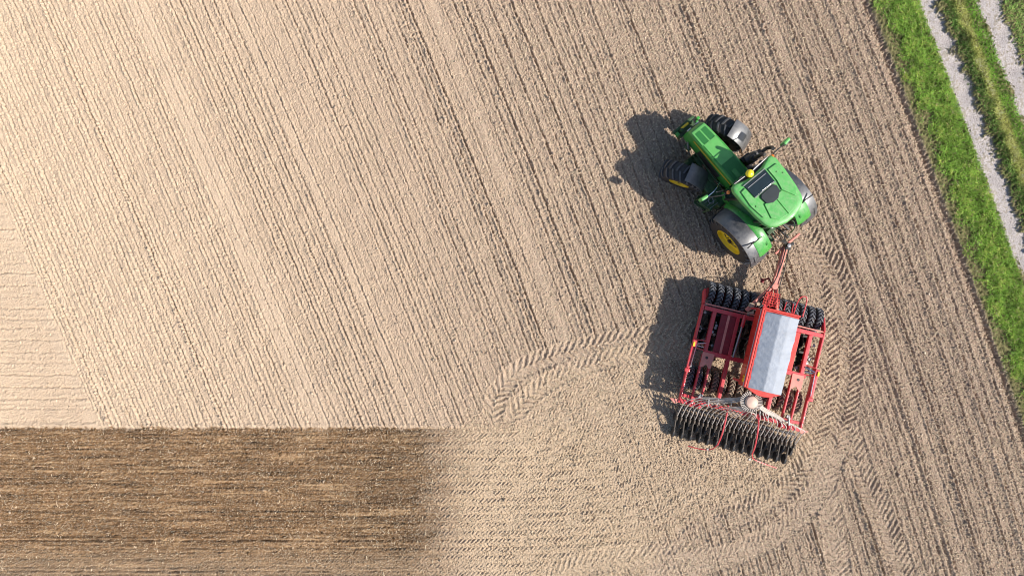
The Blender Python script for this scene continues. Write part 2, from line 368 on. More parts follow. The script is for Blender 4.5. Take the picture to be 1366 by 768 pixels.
# moist soil in fresh pass edges
moist = np.clip(np.exp(-((Uw-u_at(590, 170))/.28)**2)*.35*sst(-.5, 1, n_dash+n_big), 0, 1)[..., None]*rowamt[..., None]
col = col*(1-.3*moist)
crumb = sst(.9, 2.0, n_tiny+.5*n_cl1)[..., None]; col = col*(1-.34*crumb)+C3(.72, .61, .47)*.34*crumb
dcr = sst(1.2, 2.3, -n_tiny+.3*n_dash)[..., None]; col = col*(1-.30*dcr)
fib = np.abs(band(.02, .09, 51, .9, 3.0)); fib2 = np.abs(band(.02, .09, 52, -.5, 3.0))
fb = (sst(1.6, 2.5, fib)+sst(1.6, 2.5, fib2))[..., None]*(sst(500, 900, PX)*.8+.15+.4*m_dark)[..., None]
fb = np.clip(fb, 0, 1); col = col*(1-.6*fb)+C3(.68, .58, .43)*.6*fb
# verge soil and gravel colours
vs = C3(.15, .135, .06)*(1+.25*n_cl2[..., None]); gc = C3(.43, .385, .365)*(1+.16*n_tiny[..., None]+.12*n_cl1[..., None]+.08*n_big[..., None])
gdirt = sst(.2, 1.6, n_cl2+.8*n_big+sst(87, 96, Vv)*1.0*(1-sst(97, 120, Vv)))[..., None]; gc = gc*(1-.5*gdirt)+C3(.25, .21, .13)*.5*gdirt
vm = vmask[..., None]; gm = grav[..., None]
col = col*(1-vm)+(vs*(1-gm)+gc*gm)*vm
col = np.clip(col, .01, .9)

gm_ = bpy.data.materials.new('tilled_soil'); gm_.use_nodes = True
def ground_mat(name, rough=.95, bump=.5, bs=55):
    m = bpy.data.materials.new(name); m.use_nodes = True; n = m.node_tree; N = n.nodes; L = n.links; b = N['Principled BSDF']
    b.inputs['Roughness'].default_value = rough; b.inputs['Specular IOR Level'].default_value = .15
    a = N.new('ShaderNodeAttribute'); a.attribute_name = 'soil'
    tc = N.new('ShaderNodeTexCoord'); t = N.new('ShaderNodeTexNoise'); t.inputs['Scale'].default_value = bs; t.inputs['Detail'].default_value = 5
    L.new(tc.outputs['Object'], t.inputs['Vector'])
    mr = N.new('ShaderNodeMapRange'); mr.inputs[1].default_value = .3; mr.inputs[2].default_value = .7; mr.inputs[3].default_value = .80; mr.inputs[4].default_value = 1.2
    L.new(t.outputs['Fac'], mr.inputs[0])
    s_ = N.new('ShaderNodeVectorMath'); s_.operation = 'SCALE'; L.new(a.outputs['Color'], s_.inputs[0]); L.new(mr.outputs[0], s_.inputs['Scale'])
    L.new(s_.outputs[0], b.inputs['Base Color'])
    bp = N.new('ShaderNodeBump'); bp.inputs['Strength'].default_value = bump; bp.inputs['Distance'].default_value = .012
    L.new(t.outputs['Fac'], bp.inputs['Height']); L.new(bp.outputs[0], b.inputs['Normal'])
    return m
bpy.data.materials.remove(gm_)
MS = ground_mat('tilled_soil'); MG = ground_mat('pale_gravel', .9, .9, 90); MV = ground_mat('verge_soil')
def grid_object(name, fm, m, label=None):
    """one sheet made of the faces of the grid where fm is true"""
    fi, fj = np.nonzero(fm); q = np.stack([fi*nx+fj, fi*nx+fj+1, (fi+1)*nx+fj+1, (fi+1)*nx+fj], 1)
    used, inv = np.unique(q, return_inverse=True); inv = inv.reshape(-1)
    me = bpy.data.meshes.new(name); me.vertices.add(len(used))
    co = np.stack([X.ravel()[used], Y.ravel()[used], h.ravel()[used]], 1).astype(np.float32)
    me.vertices.foreach_set('co', co.ravel()); nf = len(q)
    me.loops.add(nf*4); me.loops.foreach_set('vertex_index', inv.astype(np.int32))
    me.polygons.add(nf); me.polygons.foreach_set('loop_start', np.arange(nf, dtype=np.int32)*4)
    me.update(calc_edges=True)
    at = me.attributes.new('soil', 'FLOAT_COLOR', 'POINT')
    cc = np.ones((len(used), 4), np.float32); cc[:, :3] = col.reshape(-1, 3)[used]; at.data.foreach_set('color', cc.ravel())
    me.materials.append(m); o = bpy.data.objects.new(name, me); COL.objects.link(o); o['kind'] = 'structure'; return o
def cells(a): return a[:-1, :-1]
isV = cells(PX-B > 2); g1 = cells(grav1 > .5) & isV; g2 = cells(grav2 > .5) & isV
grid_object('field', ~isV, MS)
grid_object('verge_ground', isV & ~g1 & ~g2, MV)
grid_object('gravel_track', g1, MG); grid_object('gravel_track', g2, MG)
# the land beyond, one big sheet with a hole's worth of slope under the detailed sheet
def far_mat():
    m = bpy.data.materials.new('far_field_soil'); m.use_nodes = True; n = m.node_tree; N = n.nodes; L = n.links; b = N['Principled BSDF']
    b.inputs['Roughness'].default_value = .95
    tc = N.new('ShaderNodeTexCoord'); mp = N.new('ShaderNodeMapping'); mp.inputs['Rotation'].default_value = (0, 0, R(22)); mp.inputs['Scale'].default_value = (3, .5, 1)
    t = N.new('ShaderNodeTexNoise'); t.inputs['Scale'].default_value = 1.2; t.inputs['Detail'].default_value = 8
    L.new(tc.outputs['Object'], mp.inputs[0]); L.new(mp.outputs[0], t.inputs['Vector'])
    cr = N.new('ShaderNodeValToRGB'); cr.color_ramp.elements[0].color = (.33, .24, .165, 1); cr.color_ramp.elements[1].color = (.48, .355, .245, 1)
    cr.color_ramp.elements[0].position = .3; cr.color_ramp.elements[1].position = .7
    L.new(t.outputs['Fac'], cr.inputs[0]); L.new(cr.outputs[0], b.inputs['Base Color']); return m
fb_ = MB(); Lf = 900; e = .3
fb_.add([(-Lf,-Lf,-.12),(Lf,-Lf,-.12),(Lf,Lf,-.12),(-Lf,Lf,-.12)], [(0,1,2,3)])
tag(fb_.build('surrounding_land', far_mat()), kind='structure')

def hz(x, y):
    j = np.clip(((np.asarray(x)-X0)/DX).astype(int), 0, nx-1); i = np.clip(((np.asarray(y)-Y0)/DX).astype(int), 0, ny-1); return h[i, j]
def fld(a, x, y):
    j = np.clip(((x-X0)/DX).astype(int), 0, nx-1); i = np.clip(((y-Y0)/DX).astype(int), 0, ny-1); return a[i, j]
def big_mesh(name, co, faces, cols, m, n_per):
    me = bpy.data.meshes.new(name); me.vertices.add(len(co)); me.vertices.foreach_set('co', co.astype(np.float32).ravel())
    me.loops.add(faces.size); me.loops.foreach_set('vertex_index', faces.astype(np.int32).ravel())
    me.polygons.add(len(faces)); me.polygons.foreach_set('loop_start', np.arange(len(faces), dtype=np.int32)*faces.shape[1])
    me.update(calc_edges=True)
    at = me.attributes.new('tint', 'FLOAT_COLOR', 'POINT'); cc = np.ones((len(co), 4), np.float32); cc[:, :3] = np.repeat(cols, n_per, 0); at.data.foreach_set('color', cc.ravel())
    me.materials.append(m); o = bpy.data.objects.new(name, me); COL.objects.link(o); return o
# --- straw pieces
def straw(n):
    x = rng.uniform(-17.6, 17.5, n*3); y = rng.uniform(-10, 10, n*3)
    px = x*40+683; py = 384-y*40
    dens = .10+.75*sst(450, 950, px)+.35*fld(m_turn, x, y)+.02*fld(m_dark, x, y)
    keep = (rng.random(n*3) < dens) & (px < 1155+.385*py-5); x = x[keep][:n]; y = y[keep][:n]; k = len(x)
    L_ = rng.gamma(3, .014, k)+.02; a = rng.uniform(0, 2*np.pi, k); w_ = rng.uniform(.0045, .010, k); tl = rng.uniform(-.25, .25, k)
    d = np.stack([np.cos(a)*L_/2, np.sin(a)*L_/2, tl*L_/2], 1); s_ = np.stack([-np.sin(a)*w_, np.cos(a)*w_, w_*0], 1); c = np.stack([x, y, hz(x, y)+.008+np.abs(d[:, 2])], 1)
    up = np.array([0, 0, 1.])*w_[:, None]
    co = np.stack([c-d-s_, c-d+s_, c-d+up*1.5, c+d-s_, c+d+s_, c+d+up*1.5], 1).reshape(-1, 3)
    base = np.array([[0,3,5,2],[2,5,4,1],[1,4,3,0]]); F = (base[None]+6*np.arange(k)[:, None, None]).reshape(-1, 4)
    cb = np.array([.72, .585, .41])*rng.uniform(.6, 1.25, (k, 1))
    o = big_mesh('straw_litter', co, F, cb, mat('pale_straw', (1, 1, 1), .8, noise=.1, attr='tint', spec=.2), 6)
    tag(o, 'pale broken straw scattered over the tilled brown soil', 'straw', kind='stuff')
straw(70000)
# --- clods
def clods(n):
    x = rng.uniform(-17.6, 17.5, n*3); y = rng.uniform(-10, 10, n*3); px = x*40+683; py = 384-y*40
    dens = .15+.35*sst(450, 1000, px)+.5*np.clip(-fld(deep, x, y)*25, 0, 1)+.25*fld(m_dark, x, y)
    keep = (rng.random(n*3) < dens) & (px < 1155+.385*py+1); x = x[keep][:n]; y = y[keep][:n]; k = len(x)
    r = np.minimum(rng.gamma(2.2, .005, k)+.006, .05)
    P = np.array([(1,0,0),(0,1,0),(-1,0,0),(0,-1,0),(0,0,1),(0,0,-1),(.6,.6,.55),(-.6,.6,.5),(-.6,-.6,.55),(.6,-.6,.5)])
    Fb = np.array([(0,1,6),(1,2,7),(2,3,8),(3,0,9),(6,1,4),(1,7,4),(7,2,4),(2,8,4),(8,3,4),(3,9,4),(9,0,4),(0,6,4),(0,5,1),(1,5,2),(2,5,3),(3,5,0)])
    co = P[None]*rng.uniform(.65, 1.3, (k, 10, 1))*r[:, None, None]*np.stack([rng.uniform(.7, 1.4, k), rng.uniform(.7, 1.4, k), rng.uniform(.6, .95, k)], 1)[:, None]
    a = rng.uniform(0, 6.28, k); ca, sa = np.cos(a)[:, None], np.sin(a)[:, None]
    cx = co[..., 0]*ca-co[..., 1]*sa; cy = co[..., 0]*sa+co[..., 1]*ca
    co = np.stack([cx+x[:, None], cy+y[:, None], co[..., 2]+(hz(x, y)+r*.25)[:, None]], 2).reshape(-1, 3)
    F = (Fb[None]+10*np.arange(k)[:, None, None]).reshape(-1, 3)
    cc = np.stack([fld(col[..., i], x, y) for i in range(3)], 1)*rng.uniform(.8, 1.15, (k, 1))
    o = big_mesh('soil_clods', co, F, cc, mat('clod_soil', (1, 1, 1), .95, noise=.15, attr='tint', spec=.1), 10)
    tag(o, 'small crumbly clods lying over the tilled soil', 'soil clods', kind='stuff')
clods(36000)
# --- grass
def grass(name, n, lo, hi, label, cat, hfun, cfun, dens, wid=(.006, .014)):
    py = rng.uniform(-60, 830, n); v = rng.uniform(lo, hi, n); px = 1155+.385*py-.00004*py*py+v
    x = (px-683)/40; y = (384-py)/40
    k0 = (x < X1-.05) & (rng.random(n) < dens(v, x, y)); x, y, v = x[k0], y[k0], v[k0]; k = len(x)
    H_ = hfun(v, x, y)*rng.uniform(.6, 1.3, k); a = rng.uniform(0, 6.28, k); w_ = rng.uniform(*wid, k); ln = rng.uniform(.7, 1.7, k)
    la = rng.uniform(0, 6.28, k)
    s_ = np.stack([-np.sin(a)*w_, np.cos(a)*w_, 0*w_], 1); c = np.stack([x, y, hz(x, y)-.005], 1)
    lean = np.stack([np.cos(la)*H_*ln, np.sin(la)*H_*ln, H_], 1)
    midp = c+lean*np.array([.35, .35, .62]); tip = c+lean*np.array([1, 1, .95])
    co = np.stack([c-s_, c+s_, midp+s_*.85, midp-s_*.85, tip], 1).reshape(-1, 3)
    q = np.array([[0,1,2],[0,2,3],[3,2,4]]); F = (q[None]+5*np.arange(k)[:, None, None]).reshape(-1, 3)
    o = big_mesh(name, co, F, cfun(v, x, y, k), M_grass, 5); tag(o, label, cat, kind='stuff'); return o
def grass_mat():
    m = mat('grass_blades', (1, 1, 1), .55, noise=.2, scale=3, attr='tint', spec=.25)
    n = m.node_tree; N = n.nodes; L = n.links; b = N['Principled BSDF']; src = b.inputs['Base Color'].links[0].from_socket
    tr = N.new('ShaderNodeBsdfTranslucent'); L.new(src, tr.inputs['Color']); ms = N.new('ShaderNodeMixShader'); ms.inputs[0].default_value = .4
    L.new(b.outputs[0], ms.inputs[1]); L.new(tr.outputs[0], ms.inputs[2]); L.new(ms.outputs[0], N['Material Output'].inputs['Surface']); return m
M_grass = grass_mat()
def c_near(v, x, y, k):
    t = np.clip(sst(2, 30, v+fld(n_big, x, y)*7+rng.normal(0, 5, k)), 0, 1)[:, None]
    g = np.array([.30, .50, .08])*(1-.0*t); wd = np.array([.17, .34, .06])
    c = g*t+wd*(1-t); dry_ = (rng.random(k) < .05+.30*(1-t[:, 0]))[:, None]; c = np.where(dry_, np.array([.38, .29, .17]), c)
    vv = (1.02+.12*fld(n_big, x, y)+.34*fld(n_cl2, x, y)+.12*fld(n_wob, x, y))[:, None]
    return np.clip(c*vv*rng.uniform(.65, 1.35, (k, 1)), .01, .6)
grass('verge_grass', 100000, 3, 71, 'bright green grass strip between the tilled field and the gravel track', 'grass',
      lambda v, x, y: .04+.04*sst(8, 30, v)*(1-.5*sst(60, 70, v)), c_near,
      lambda v, x, y: (.07+.93*sst(6, 30, v+fld(n_big, x, y)*6+fld(n_cl2, x, y)*4))*(1-.6*sst(66, 71, v)))
def c_mid(v, x, y, k):
    ye = np.exp(-((v-119+fld(n_big, x, y)*2)/6.5)**2)[:, None]
    rt = sst(116, 127, v)[:, None]
    c = (np.array([.13, .23, .05])*(1-rt)+np.array([.20, .40, .045])*rt)*(1-ye)+np.array([.85, .84, .24])*ye
    return np.clip(c*(1+.2*fld(n_big, x, y)+.2*fld(n_cl2, x, y))[:, None]*rng.uniform(.6, 1.4, (k, 1)), .01, .6)
grass('median_grass', 60000, 92, 150, 'olive grass ridge with a yellow crest between the two gravel wheel tracks', 'grass',
      lambda v, x, y: .035+.05*np.exp(-((v-116)/14)**2), c_mid,
      lambda v, x, y: sst(94, 102, v+fld(n_cl2, x, y)*3)*(1-sst(145, 150, v+fld(n_cl2, x, y)*1.5)))
def c_far(v, x, y, k):
    return np.clip(np.array([.26, .42, .10])*(1+.25*fld(n_big, x, y)+.2*fld(n_cl2, x, y))[:, None]*rng.uniform(.6, 1.45, (k, 1)), .01, .6)
grass('far_verge_grass', 90000, 173, 330, 'dull green grass beyond the far gravel wheel track', 'grass',
      lambda v, x, y: .06+0*v, c_far, lambda v, x, y: sst(174, 186, v+fld(n_cl2, x, y)*4))
def c_weed(v, x, y, k):
    c = np.where((rng.random(k) < .35)[:, None], np.array([.34, .27, .15]), np.array([.10, .16, .035])); return c*rng.uniform(.6, 1.3, (k, 1))
grass('gravel_weeds', 16000, 66, 182, 'sparse weeds sprouting in the gravel wheel tracks', 'weeds',
      lambda v, x, y: .03+0*v, c_weed, lambda v, x, y: .9*sst(.6, 1.8, fld(n_cl2, x, y)+.5*fld(n_big, x, y)+.35*sst(86, 96, v)), (.005, .010))
#==MACHINES==
# ================================================================== WHEELS
def tyre_mb(Rr, Wd, rim, nl, lug, inner=None, skew=.16, lw=.045, n=48):
    m = MB(); hw = Wd/2; Rc = Rr-lug
    prof = [(-hw*.55, rim*.98), (-hw*.92, rim+.02), (-hw, (rim+Rc)/2), (-hw*.93, Rc-.05*Rr), (-hw*.72, Rc-.008), (0, Rc),
            (hw*.72, Rc-.008), (hw*.93, Rc-.05*Rr), (hw, (rim+Rc)/2), (hw*.92, rim+.02), (hw*.55, rim*.98)]
    m.lathe_y(prof, (0, 0, 0), n)
    m.cyl((0, -hw*.50, 0), (0, hw*.50, 0), rim*.985, n=24)
    m.nbase = len(m.f)
    for i in range(nl):
        for sd_ in (-1, 1):
            a0 = 2*math.pi*(i+(.5 if sd_ > 0 else 0))/nl
            secs = []
            for y, dr, da in ((-.02*Wd*1.0, 0, 0.03), (hw*.5, 0, skew*.5), (hw*.90, -.02*Rr, skew*.95), (hw*1.0, -.10*Rr, skew*1.1)):
                y_ = y*sd_; t = a0-da*-1; half = lw/2/Rr
                top = Rr+dr; bot = Rc+dr-.03
                ring = []
                for rr, aa in ((bot, t-half*1.3), (top, t-half), (top, t+half), (bot, t+half*1.3)):
                    ring.append((rr*math.cos(aa), y_, rr*math.sin(aa)))
                secs.append(ring)
            m.loft(secs)
    return m
def lug_mat(o, mb, m_):
    o.data.materials.append(m_); idx = [0]*mb.nbase+[1]*(len(mb.f)-mb.nbase); o.data.polygons.foreach_set('material_index', idx); return o
def rim_mb(rim, Wd, side, depth=.10):
    """dished wheel disc seen from the side it faces (side = +1 left, -1 right)"""
    m = MB(); hw = Wd/2*side
    prof = [(hw*.55, rim*1.0), (hw*.93, rim*1.0), (hw*.95, rim*.95), (hw*.60, rim*.90), (hw*.45, rim*.60), (hw*.60, rim*.42), (hw*.66, rim*.30), (hw*.66, .001)]
    m.lathe_y(prof, (0, 0, 0), 40)
    return m
def hub_mb(rim, Wd, side):
    m = MB(); hw = Wd/2*side
    m.cyl((0, hw*.62, 0), (0, hw*.86, 0), rim*.17, rim*.14, 16)
    for k in range(8):
        a = k*math.pi/4; m.cyl((math.cos(a)*rim*.27, hw*.62, math.sin(a)*rim*.27), (math.cos(a)*rim*.27, hw*.72, math.sin(a)*rim*.27), .018, n=6)
    return m
def put(o, loc, rz=0, ry=0):
    o.location = loc; o.rotation_euler = (0, ry, rz); return o
def copy_part(o, parent):
    c = o.copy(); COL.objects.link(c); c.parent = parent
    for ch in list(o.children): copy_part(ch, c)
    return c

# ================================================================== TRACTOR  (x forward, y left, origin on the ground under the rear axle)
TH = math.atan2(.772, -.635)
T = empty('tractor', (7.905, 2.26, 0.0), TH)
tag(T, 'green tractor with yellow wheel rims and grey fenders, steering left, pulling the red drill', 'tractor')
# rear wheels
def wheel(Rr, Wd, rim, nl, lug, loc, side, rz=0, skew=.2, lw=.05, camber=0):
    tb = tyre_mb(Rr, Wd, rim, nl, lug, skew=skew, lw=lw); w = lug_mat(tb.build('wheel', M['rubber'], T, smooth=True), tb, M['lug']); put(w, loc, rz, 0 if camber else rng.uniform(0, .3)); w.rotation_euler.x = camber
    rim_mb(rim, Wd, side).build('rim', M['yellow'], w, smooth=True)
    hub_mb(rim, Wd, side).build('hub', M['black'], w, smooth=True); return w
wheel(.95, .66, .50, 20, .05, (0, .97, .93), 1); wheel(.95, .66, .50, 20, .05, (0, -.97, .93), -1)
wheel(.72, .60, .335, 18, .042, (2.58, .99, .69), 1, R(29), camber=R(-5)); wheel(.72, .60, .335, 18, .042, (2.78, -.93, .69), -1, R(20))
# axles and driveline
m = MB(); m.cyl((0, -.8, .93), (0, .8, .93), .17, n=16); m.box((0, 0, .95), (.75, .55, .62)); m.box((1.0, 0, .85), (1.5, .42, .5))
m.box((2.2, 0, .78), (1.9, .34, .34)); m.build('transmission', M['green_dark'], T, bevel=.03)
m = MB(); m.box((2.75, 0, .62), (.26, 1.35, .2)); m.cyl((2.75, .55, .66), (2.75, .80, .69), .13); m.cyl((2.75, -.55, .66), (2.75, -.80, .69), .13)
m.beam((2.5, -.6, .7), (2.5, .6, .7), .05, .05); m.build('front_axle', M['green_dark'], T, bevel=.02)
# rear fenders: grey outer shell, green inner shell
for s in (1, -1):
    c = (0, 0, .95)
    m = MB(); m.arc_shell(c, 1.07, s*.70, s*1.33, 160, 28, .03, 22, crown=.035, lip=.05)
    f = m.build('rear_fender', M['plastic'], T, smooth=True)
    m = MB()
    for a0, a1, y0, y1 in ((150, 132, .86, .90), (150, 132, 1.18, 1.21)): m.arc_shell(c, 1.125, s*y0, s*y1, a0, a1, .012, 4)
    m.build('fender_rib', M['plastic'], f)
    m = MB(); m.arc_shell(c, 1.10, s*.52, s*.80, 140, 22, .03, 20, crown=.02, lip=.04)
    m.arc_shell(c, 1.118, s*.60, s*1.02, 140, 108, .02, 6, crown=.02)
    m.box((.0, s*.66, 1.55), (1.35, .05, .75))
    m.build('inner_fender', M['green'], T, smooth=True)
    m = MB(); m.beam((-.32, s*.9, 1.98), (-.32, s*1.28, 2.16), .03, .04); m.build('fender_lamp_arm', M['black'], T, bevel=.005)
# front fenders: follow the steered wheels
for s, yaw, cx, cy in ((1, R(27), 2.58, .99), (-1, R(20), 2.78, -.93)):
    m = MB(); m.arc_shell((0, 0, 0), .80, -.30, .30, 172, 90, .025, 16, crown=.03, lip=.035)
    f = m.build('front_fender', M['plastic'], T, smooth=True); put(f, (cx, cy, .69), yaw)
    m = MB(); m.beam((0, -s*.30, .0), (-.2, -s*.24, .68), .05, .05); m.beam((0, -s*.30, .02), (-.05, -s*.24, .70), .05, .05); m.build('fender_bracket', M['black'], f)
# hood: tapered lofted shell
def ring(x, hwid, zt, zb, cr):
    pts = []
    for i in range(7):
        t = i/6; y = -hwid+cr*(1-math.cos(t*math.pi/2)); z = zt-cr+cr*math.sin(t*math.pi/2); pts.append((x, y, z))
    top = [(x, y, zt+.012*(1-(y/hwid)**2)) for y in (-hwid*.35, hwid*.35)]
    right = [(x, -hwid, zb)]+pts+top+[(x, -p[1], p[2]) for p in pts[::-1]]+[(x, hwid, zb)]
    return right
m = MB(); m.loft([ring(1.42, .325, 1.98, 1.20, .06), ring(1.9, .325, 1.95, 1.16, .06), ring(2.6, .315, 1.88, 1.10, .06), ring(3.25, .30, 1.79, 1.02, .07), ring(3.44, .285, 1.75, .98, .09), ring(3.53, .25, 1.66, .96, .1), ring(3.56, .22, 1.5, .96, .1)])
hood = m.build('hood', M['green'], T, smooth=True)
zt = lambda x: float(np.interp(x, [1.42, 1.9, 2.6, 3.25, 3.44], [1.98, 1.95, 1.88, 1.79, 1.75]))+.014
m = MB()
m.loft([[(x, -w_, zt(x)-.012), (x, -w_, zt(x)+.012), (x, w_, zt(x)+.012), (x, w_, zt(x)-.012)] for x, w_ in ((2.10, .235), (2.45, .245), (2.85, .24), (2.92, .235))])
m.loft([[(x, -w_, zt(x)-.012), (x, -w_, zt(x)+.012), (x, w_, zt(x)+.012), (x, w_, zt(x)-.012)] for x, w_ in ((2.92, .026), (3.40, .022))])
for s in (1, -1):
    m.loft([[(x, s*w0, zt(x)-.012), (x, s*w0, zt(x)+.010), (x, s*w1, zt(x)+.010), (x, s*w1, zt(x)-.012)] for x, w0, w1 in ((2.92, .215, .27), (3.40, .20, .25))])
m.loft([[(x, -.25, zt(x)-.012), (x, -.25, zt(x)+.012), (x, .25, zt(x)+.012), (x, .25, zt(x)-.012)] for x in (3.36, 3.44)])
m.build('hood_panel', M['green_light'], hood, bevel=.006)
for s in (1, -1):
    m = MB(); m.loft([[(x, s*a, zt(x)-.01), (x, s*a, zt(x)+.004), (x, s*b_, zt(x)+.004), (x, s*b_, zt(x)-.01)] for x, a, b_ in ((2.935, .028, .213), (3.355, .024, .198))])
    m.build('hood_grille', M['green_mesh'], hood)
m = MB(); m.loft([[(x, -.24, zt(x)-.01), (x, -.24, zt(x)+.004), (x, .24, zt(x)+.004), (x, .24, zt(x)-.01)] for x in (1.5, 2.095)]); m.build('hood_grille', M['green_mesh'], hood)
m = MB(); m.loft([[(x, -.02, zt(x)), (x, -.02, zt(x)+.02), (x, .12, zt(x)+.02), (x, .12, zt(x))] for x in (1.5, 1.78)]); m.build('hood_badge_panel', M['green'], hood, bevel=.005)
for s in (1, -1):
    m = MB(); m.loft([[(x, s*.331*k, z-.045), (x, s*.345*k, z-.045), (x, s*.345*k, z+.012), (x, s*.331*k, z+.012)] for x, z, k in ((1.45, 1.80, 1), (2.3, 1.74, .985), (3.2, 1.64, .93))])
    m.build('side_stripe', M['stripe'], hood)
    m = MB(); m.box((2.35, s*.335, 1.36), (1.0, .03, .34), yaw=-s*.01); m.build('side_grille', M['black'], hood, bevel=.01)
m = MB(); m.box((3.56, 0, 1.30), (.04, .40, .52)); m.build('front_grille', M['black'], T, bevel=.01)
for s in (1, -1):
    m = MB(); m.box((3.575, s*.15, 1.50), (.04, .13, .14)); m.build('headlight', M['white'], T, bevel=.015)
# front linkage with weight and yellow hooks
m = MB(); m.box((3.66, 0, .78), (.24, .62, .34)); m.beam((3.7, .28, .8), (3.86, .32, .74), .09, .14); m.beam((3.7, -.28, .8), (3.86, -.32, .74), .09, .14)
m.beam((3.82, -.42, .95), (3.82, .42, .95), .09, .09); m.cyl((3.72, .2, .9), (3.72, .2, 1.18), .05); m.cyl((3.72, -.2, .9), (3.72, -.2, 1.18), .05)
m.build('front_linkage', M['green_dark'], T, bevel=.015)
m = MB(); m.beam((3.76, -.10, 1.12), (3.76, .18, 1.12), .07, .06); m.build('hitch_bar', M['yellow'], T, bevel=.012)
m = MB(); m.box((3.68, -.36, 1.30), (.10, .10, .14)); m.build('coupler', M['green'], T, bevel=.015); m = MB(); m.box((3.62, -.24, 1.36), (.07, .08, .12)); m.build('coupler', M['green'], T, bevel=.015); m = MB(); m.box((3.7, .36, 1.0), (.12, .1, .14)); m.build('coupler', M['green'], T, bevel=.015)
# left side: fuel tank, steps, battery box;  right side tank
m = MB(); m.box((1.50, .62, .80), (.95, .42, .58)); m.build('fuel_tank', M['green_dark'], T, bevel=.07, seg=3)
m = MB(); m.box((1.4, -.62, .80), (.9, .40, .56)); m.build('side_tank', M['green_dark'], T, bevel=.07, seg=3)
m = MB(); m.box((1.42, .98, 1.10), (.44, .40, .10), yaw=.3); m.box((1.45, .98, .80), (.46, .34, .06), yaw=.3); m.box((1.48, 1.0, .50), (.46, .30, .05), yaw=.3)
m.beam((1.22, 1.15, .45), (1.20, 1.12, 1.15), .05, .05); m.beam((1.68, 1.10, .45), (1.66, 1.10, 1.15), .05, .05)
m.build('steps', M['green_dark'], T, bevel=.015)
m = MB()
for k in range(4): m.tube([(1.22+.12*k, .80, 1.17), (1.24+.12*k, 1.12, 1.17)], .010, 5)
m.tube(smooth_path([(1.55, .88, 1.2), (1.42, 1.02, 1.22), (1.30, .92, 1.2), (1.45, .84, 1.2)]), .014, 5); m.build('grip_strips', M['steel'], T)
m = MB()
for y, zc in ((.36, 1.28), (.42, 1.12), (.38, .98)): m.tube(smooth_path([(1.5, y, zc), (1.9, y+.06, zc-.03), (2.4, y+.03, zc-.02), (2.9, y-.02, zc-.1)]), .022, 6)
m.box((2.05, .45, 1.05), (.42, .20, .2)); m.box((2.6, .40, 1.02), (.3, .16, .16)); m.cyl((3.05, .38, 1.0), (3.3, .38, 1.0), .06); m.build('engine_pipes', M['green_dark'], T, bevel=.01)
m = MB(); m.beam((3.25, .36, 1.1), (2.95, .42, .85), .04, .04); m.cyl((3.3, .34, 1.22), (3.12, .40, 1.05), .03); m.build('steering_ram', M['steel'], T)
# cab: lower body, glass, pillars
def cabring(z, xf, xr, yw, yr):
    return [(xf, -yw*.80, z), (xf, yw*.80, z), (xf-.22, yw, z), (xr+.3, yr, z), (xr, yr*.82, z), (xr, -yr*.82, z), (xr+.3, -yr, z), (xf-.22, -yw, z)]
m = MB(); m.loft([cabring(.95, 1.38, .0, .60, .5), cabring(1.52, 1.42, -.10, .66, .52)]); m.build('cab_body', M['green'], T, bevel=.03)
m = MB(); m.loft([cabring(1.525, 1.40, -.10, .66, .52), cabring(2.72, 1.26, -.16, .72, .66)]); m.build('cab_glass', M['glass'], T, bevel=.01)
lo, hi = cabring(1.53, 1.415, -.115, .675, .535), cabring(2.74, 1.275, -.175, .735, .675)
for i in range(8): m = MB(); m.beam(lo[i], hi[i], .06, .06); m.build('cab_pillar', M['black'], T, bevel=.01)
# roof
def roofring(z, k, d=0.0):
    half = [(1.36-d, 0.0), (1.38-d, .30), (1.50-d, .62), (1.47-d, .74), (1.33-d, .805), (.9, .80), (.35, .755), (.02, .70), (-.15+d, .62), (-.26+d, .46), (-.35+d, .14)]
    pts = half+[(x, -y) for x, y in half[:0:-1]]
    return [(.62+(x-.62)*k, y*k, z) for x, y in pts]
m = MB(); m.loft([roofring(2.70, .93), roofring(2.76, .99), roofring(2.86, 1.0), roofring(2.93, .975), roofring(2.965, .92), roofring(2.975, .80)])
roof = m.build('cab_roof', M['green_roof'], T, bevel=.012, seg=2)
def slab(pts, z0, z1, k=.95):
    cx = sum(p[0] for p in pts)/len(pts); cy = sum(p[1] for p in pts)/len(pts)
    return [[(x, y, z0) for x, y in pts], [(x, y, z1-.008) for x, y in pts], [(cx+(x-cx)*k, cy+(y-cy)*k, z1) for x, y in pts]]
ZR = 2.972
m = MB(); m.loft(slab([(1.20, .66), (1.22, .50), (.80, .475), (.50, .40), (.12, .50), (.22, .63), (.70, .70)], ZR-.01, ZR+.05)); m.build('roof_panel', M['green_roof'], roof, bevel=.012)
m = MB(); m.loft(slab([(1.20, -.66), (1.22, -.36), (.80, -.36), (.50, -.30), (.12, -.50), (.22, -.63), (.70, -.70)][::-1], ZR-.01, ZR+.05)); m.build('roof_panel', M['green_roof'], roof, bevel=.012)
m = MB(); m.loft(slab([(.50, .36), (.50, .0), (-.16, .0), (-.12, .30), (.06, .46)], ZR-.01, ZR+.045)); m.build('roof_panel', M['green_roof'], roof, bevel=.012)
m = MB(); m.loft(slab([(.50, -.015), (.50, -.28), (.06, -.46), (-.12, -.30), (-.16, -.015)], ZR-.01, ZR+.045)); m.build('roof_panel', M['green_roof'], roof, bevel=.012)
m = MB(); m.loft(slab([(1.27, -.30), (1.27, .48), (.83, .45), (.83, -.30)], ZR-.01, ZR+.045, .97)); m.build('roof_window', M['glass'], roof, bevel=.008)
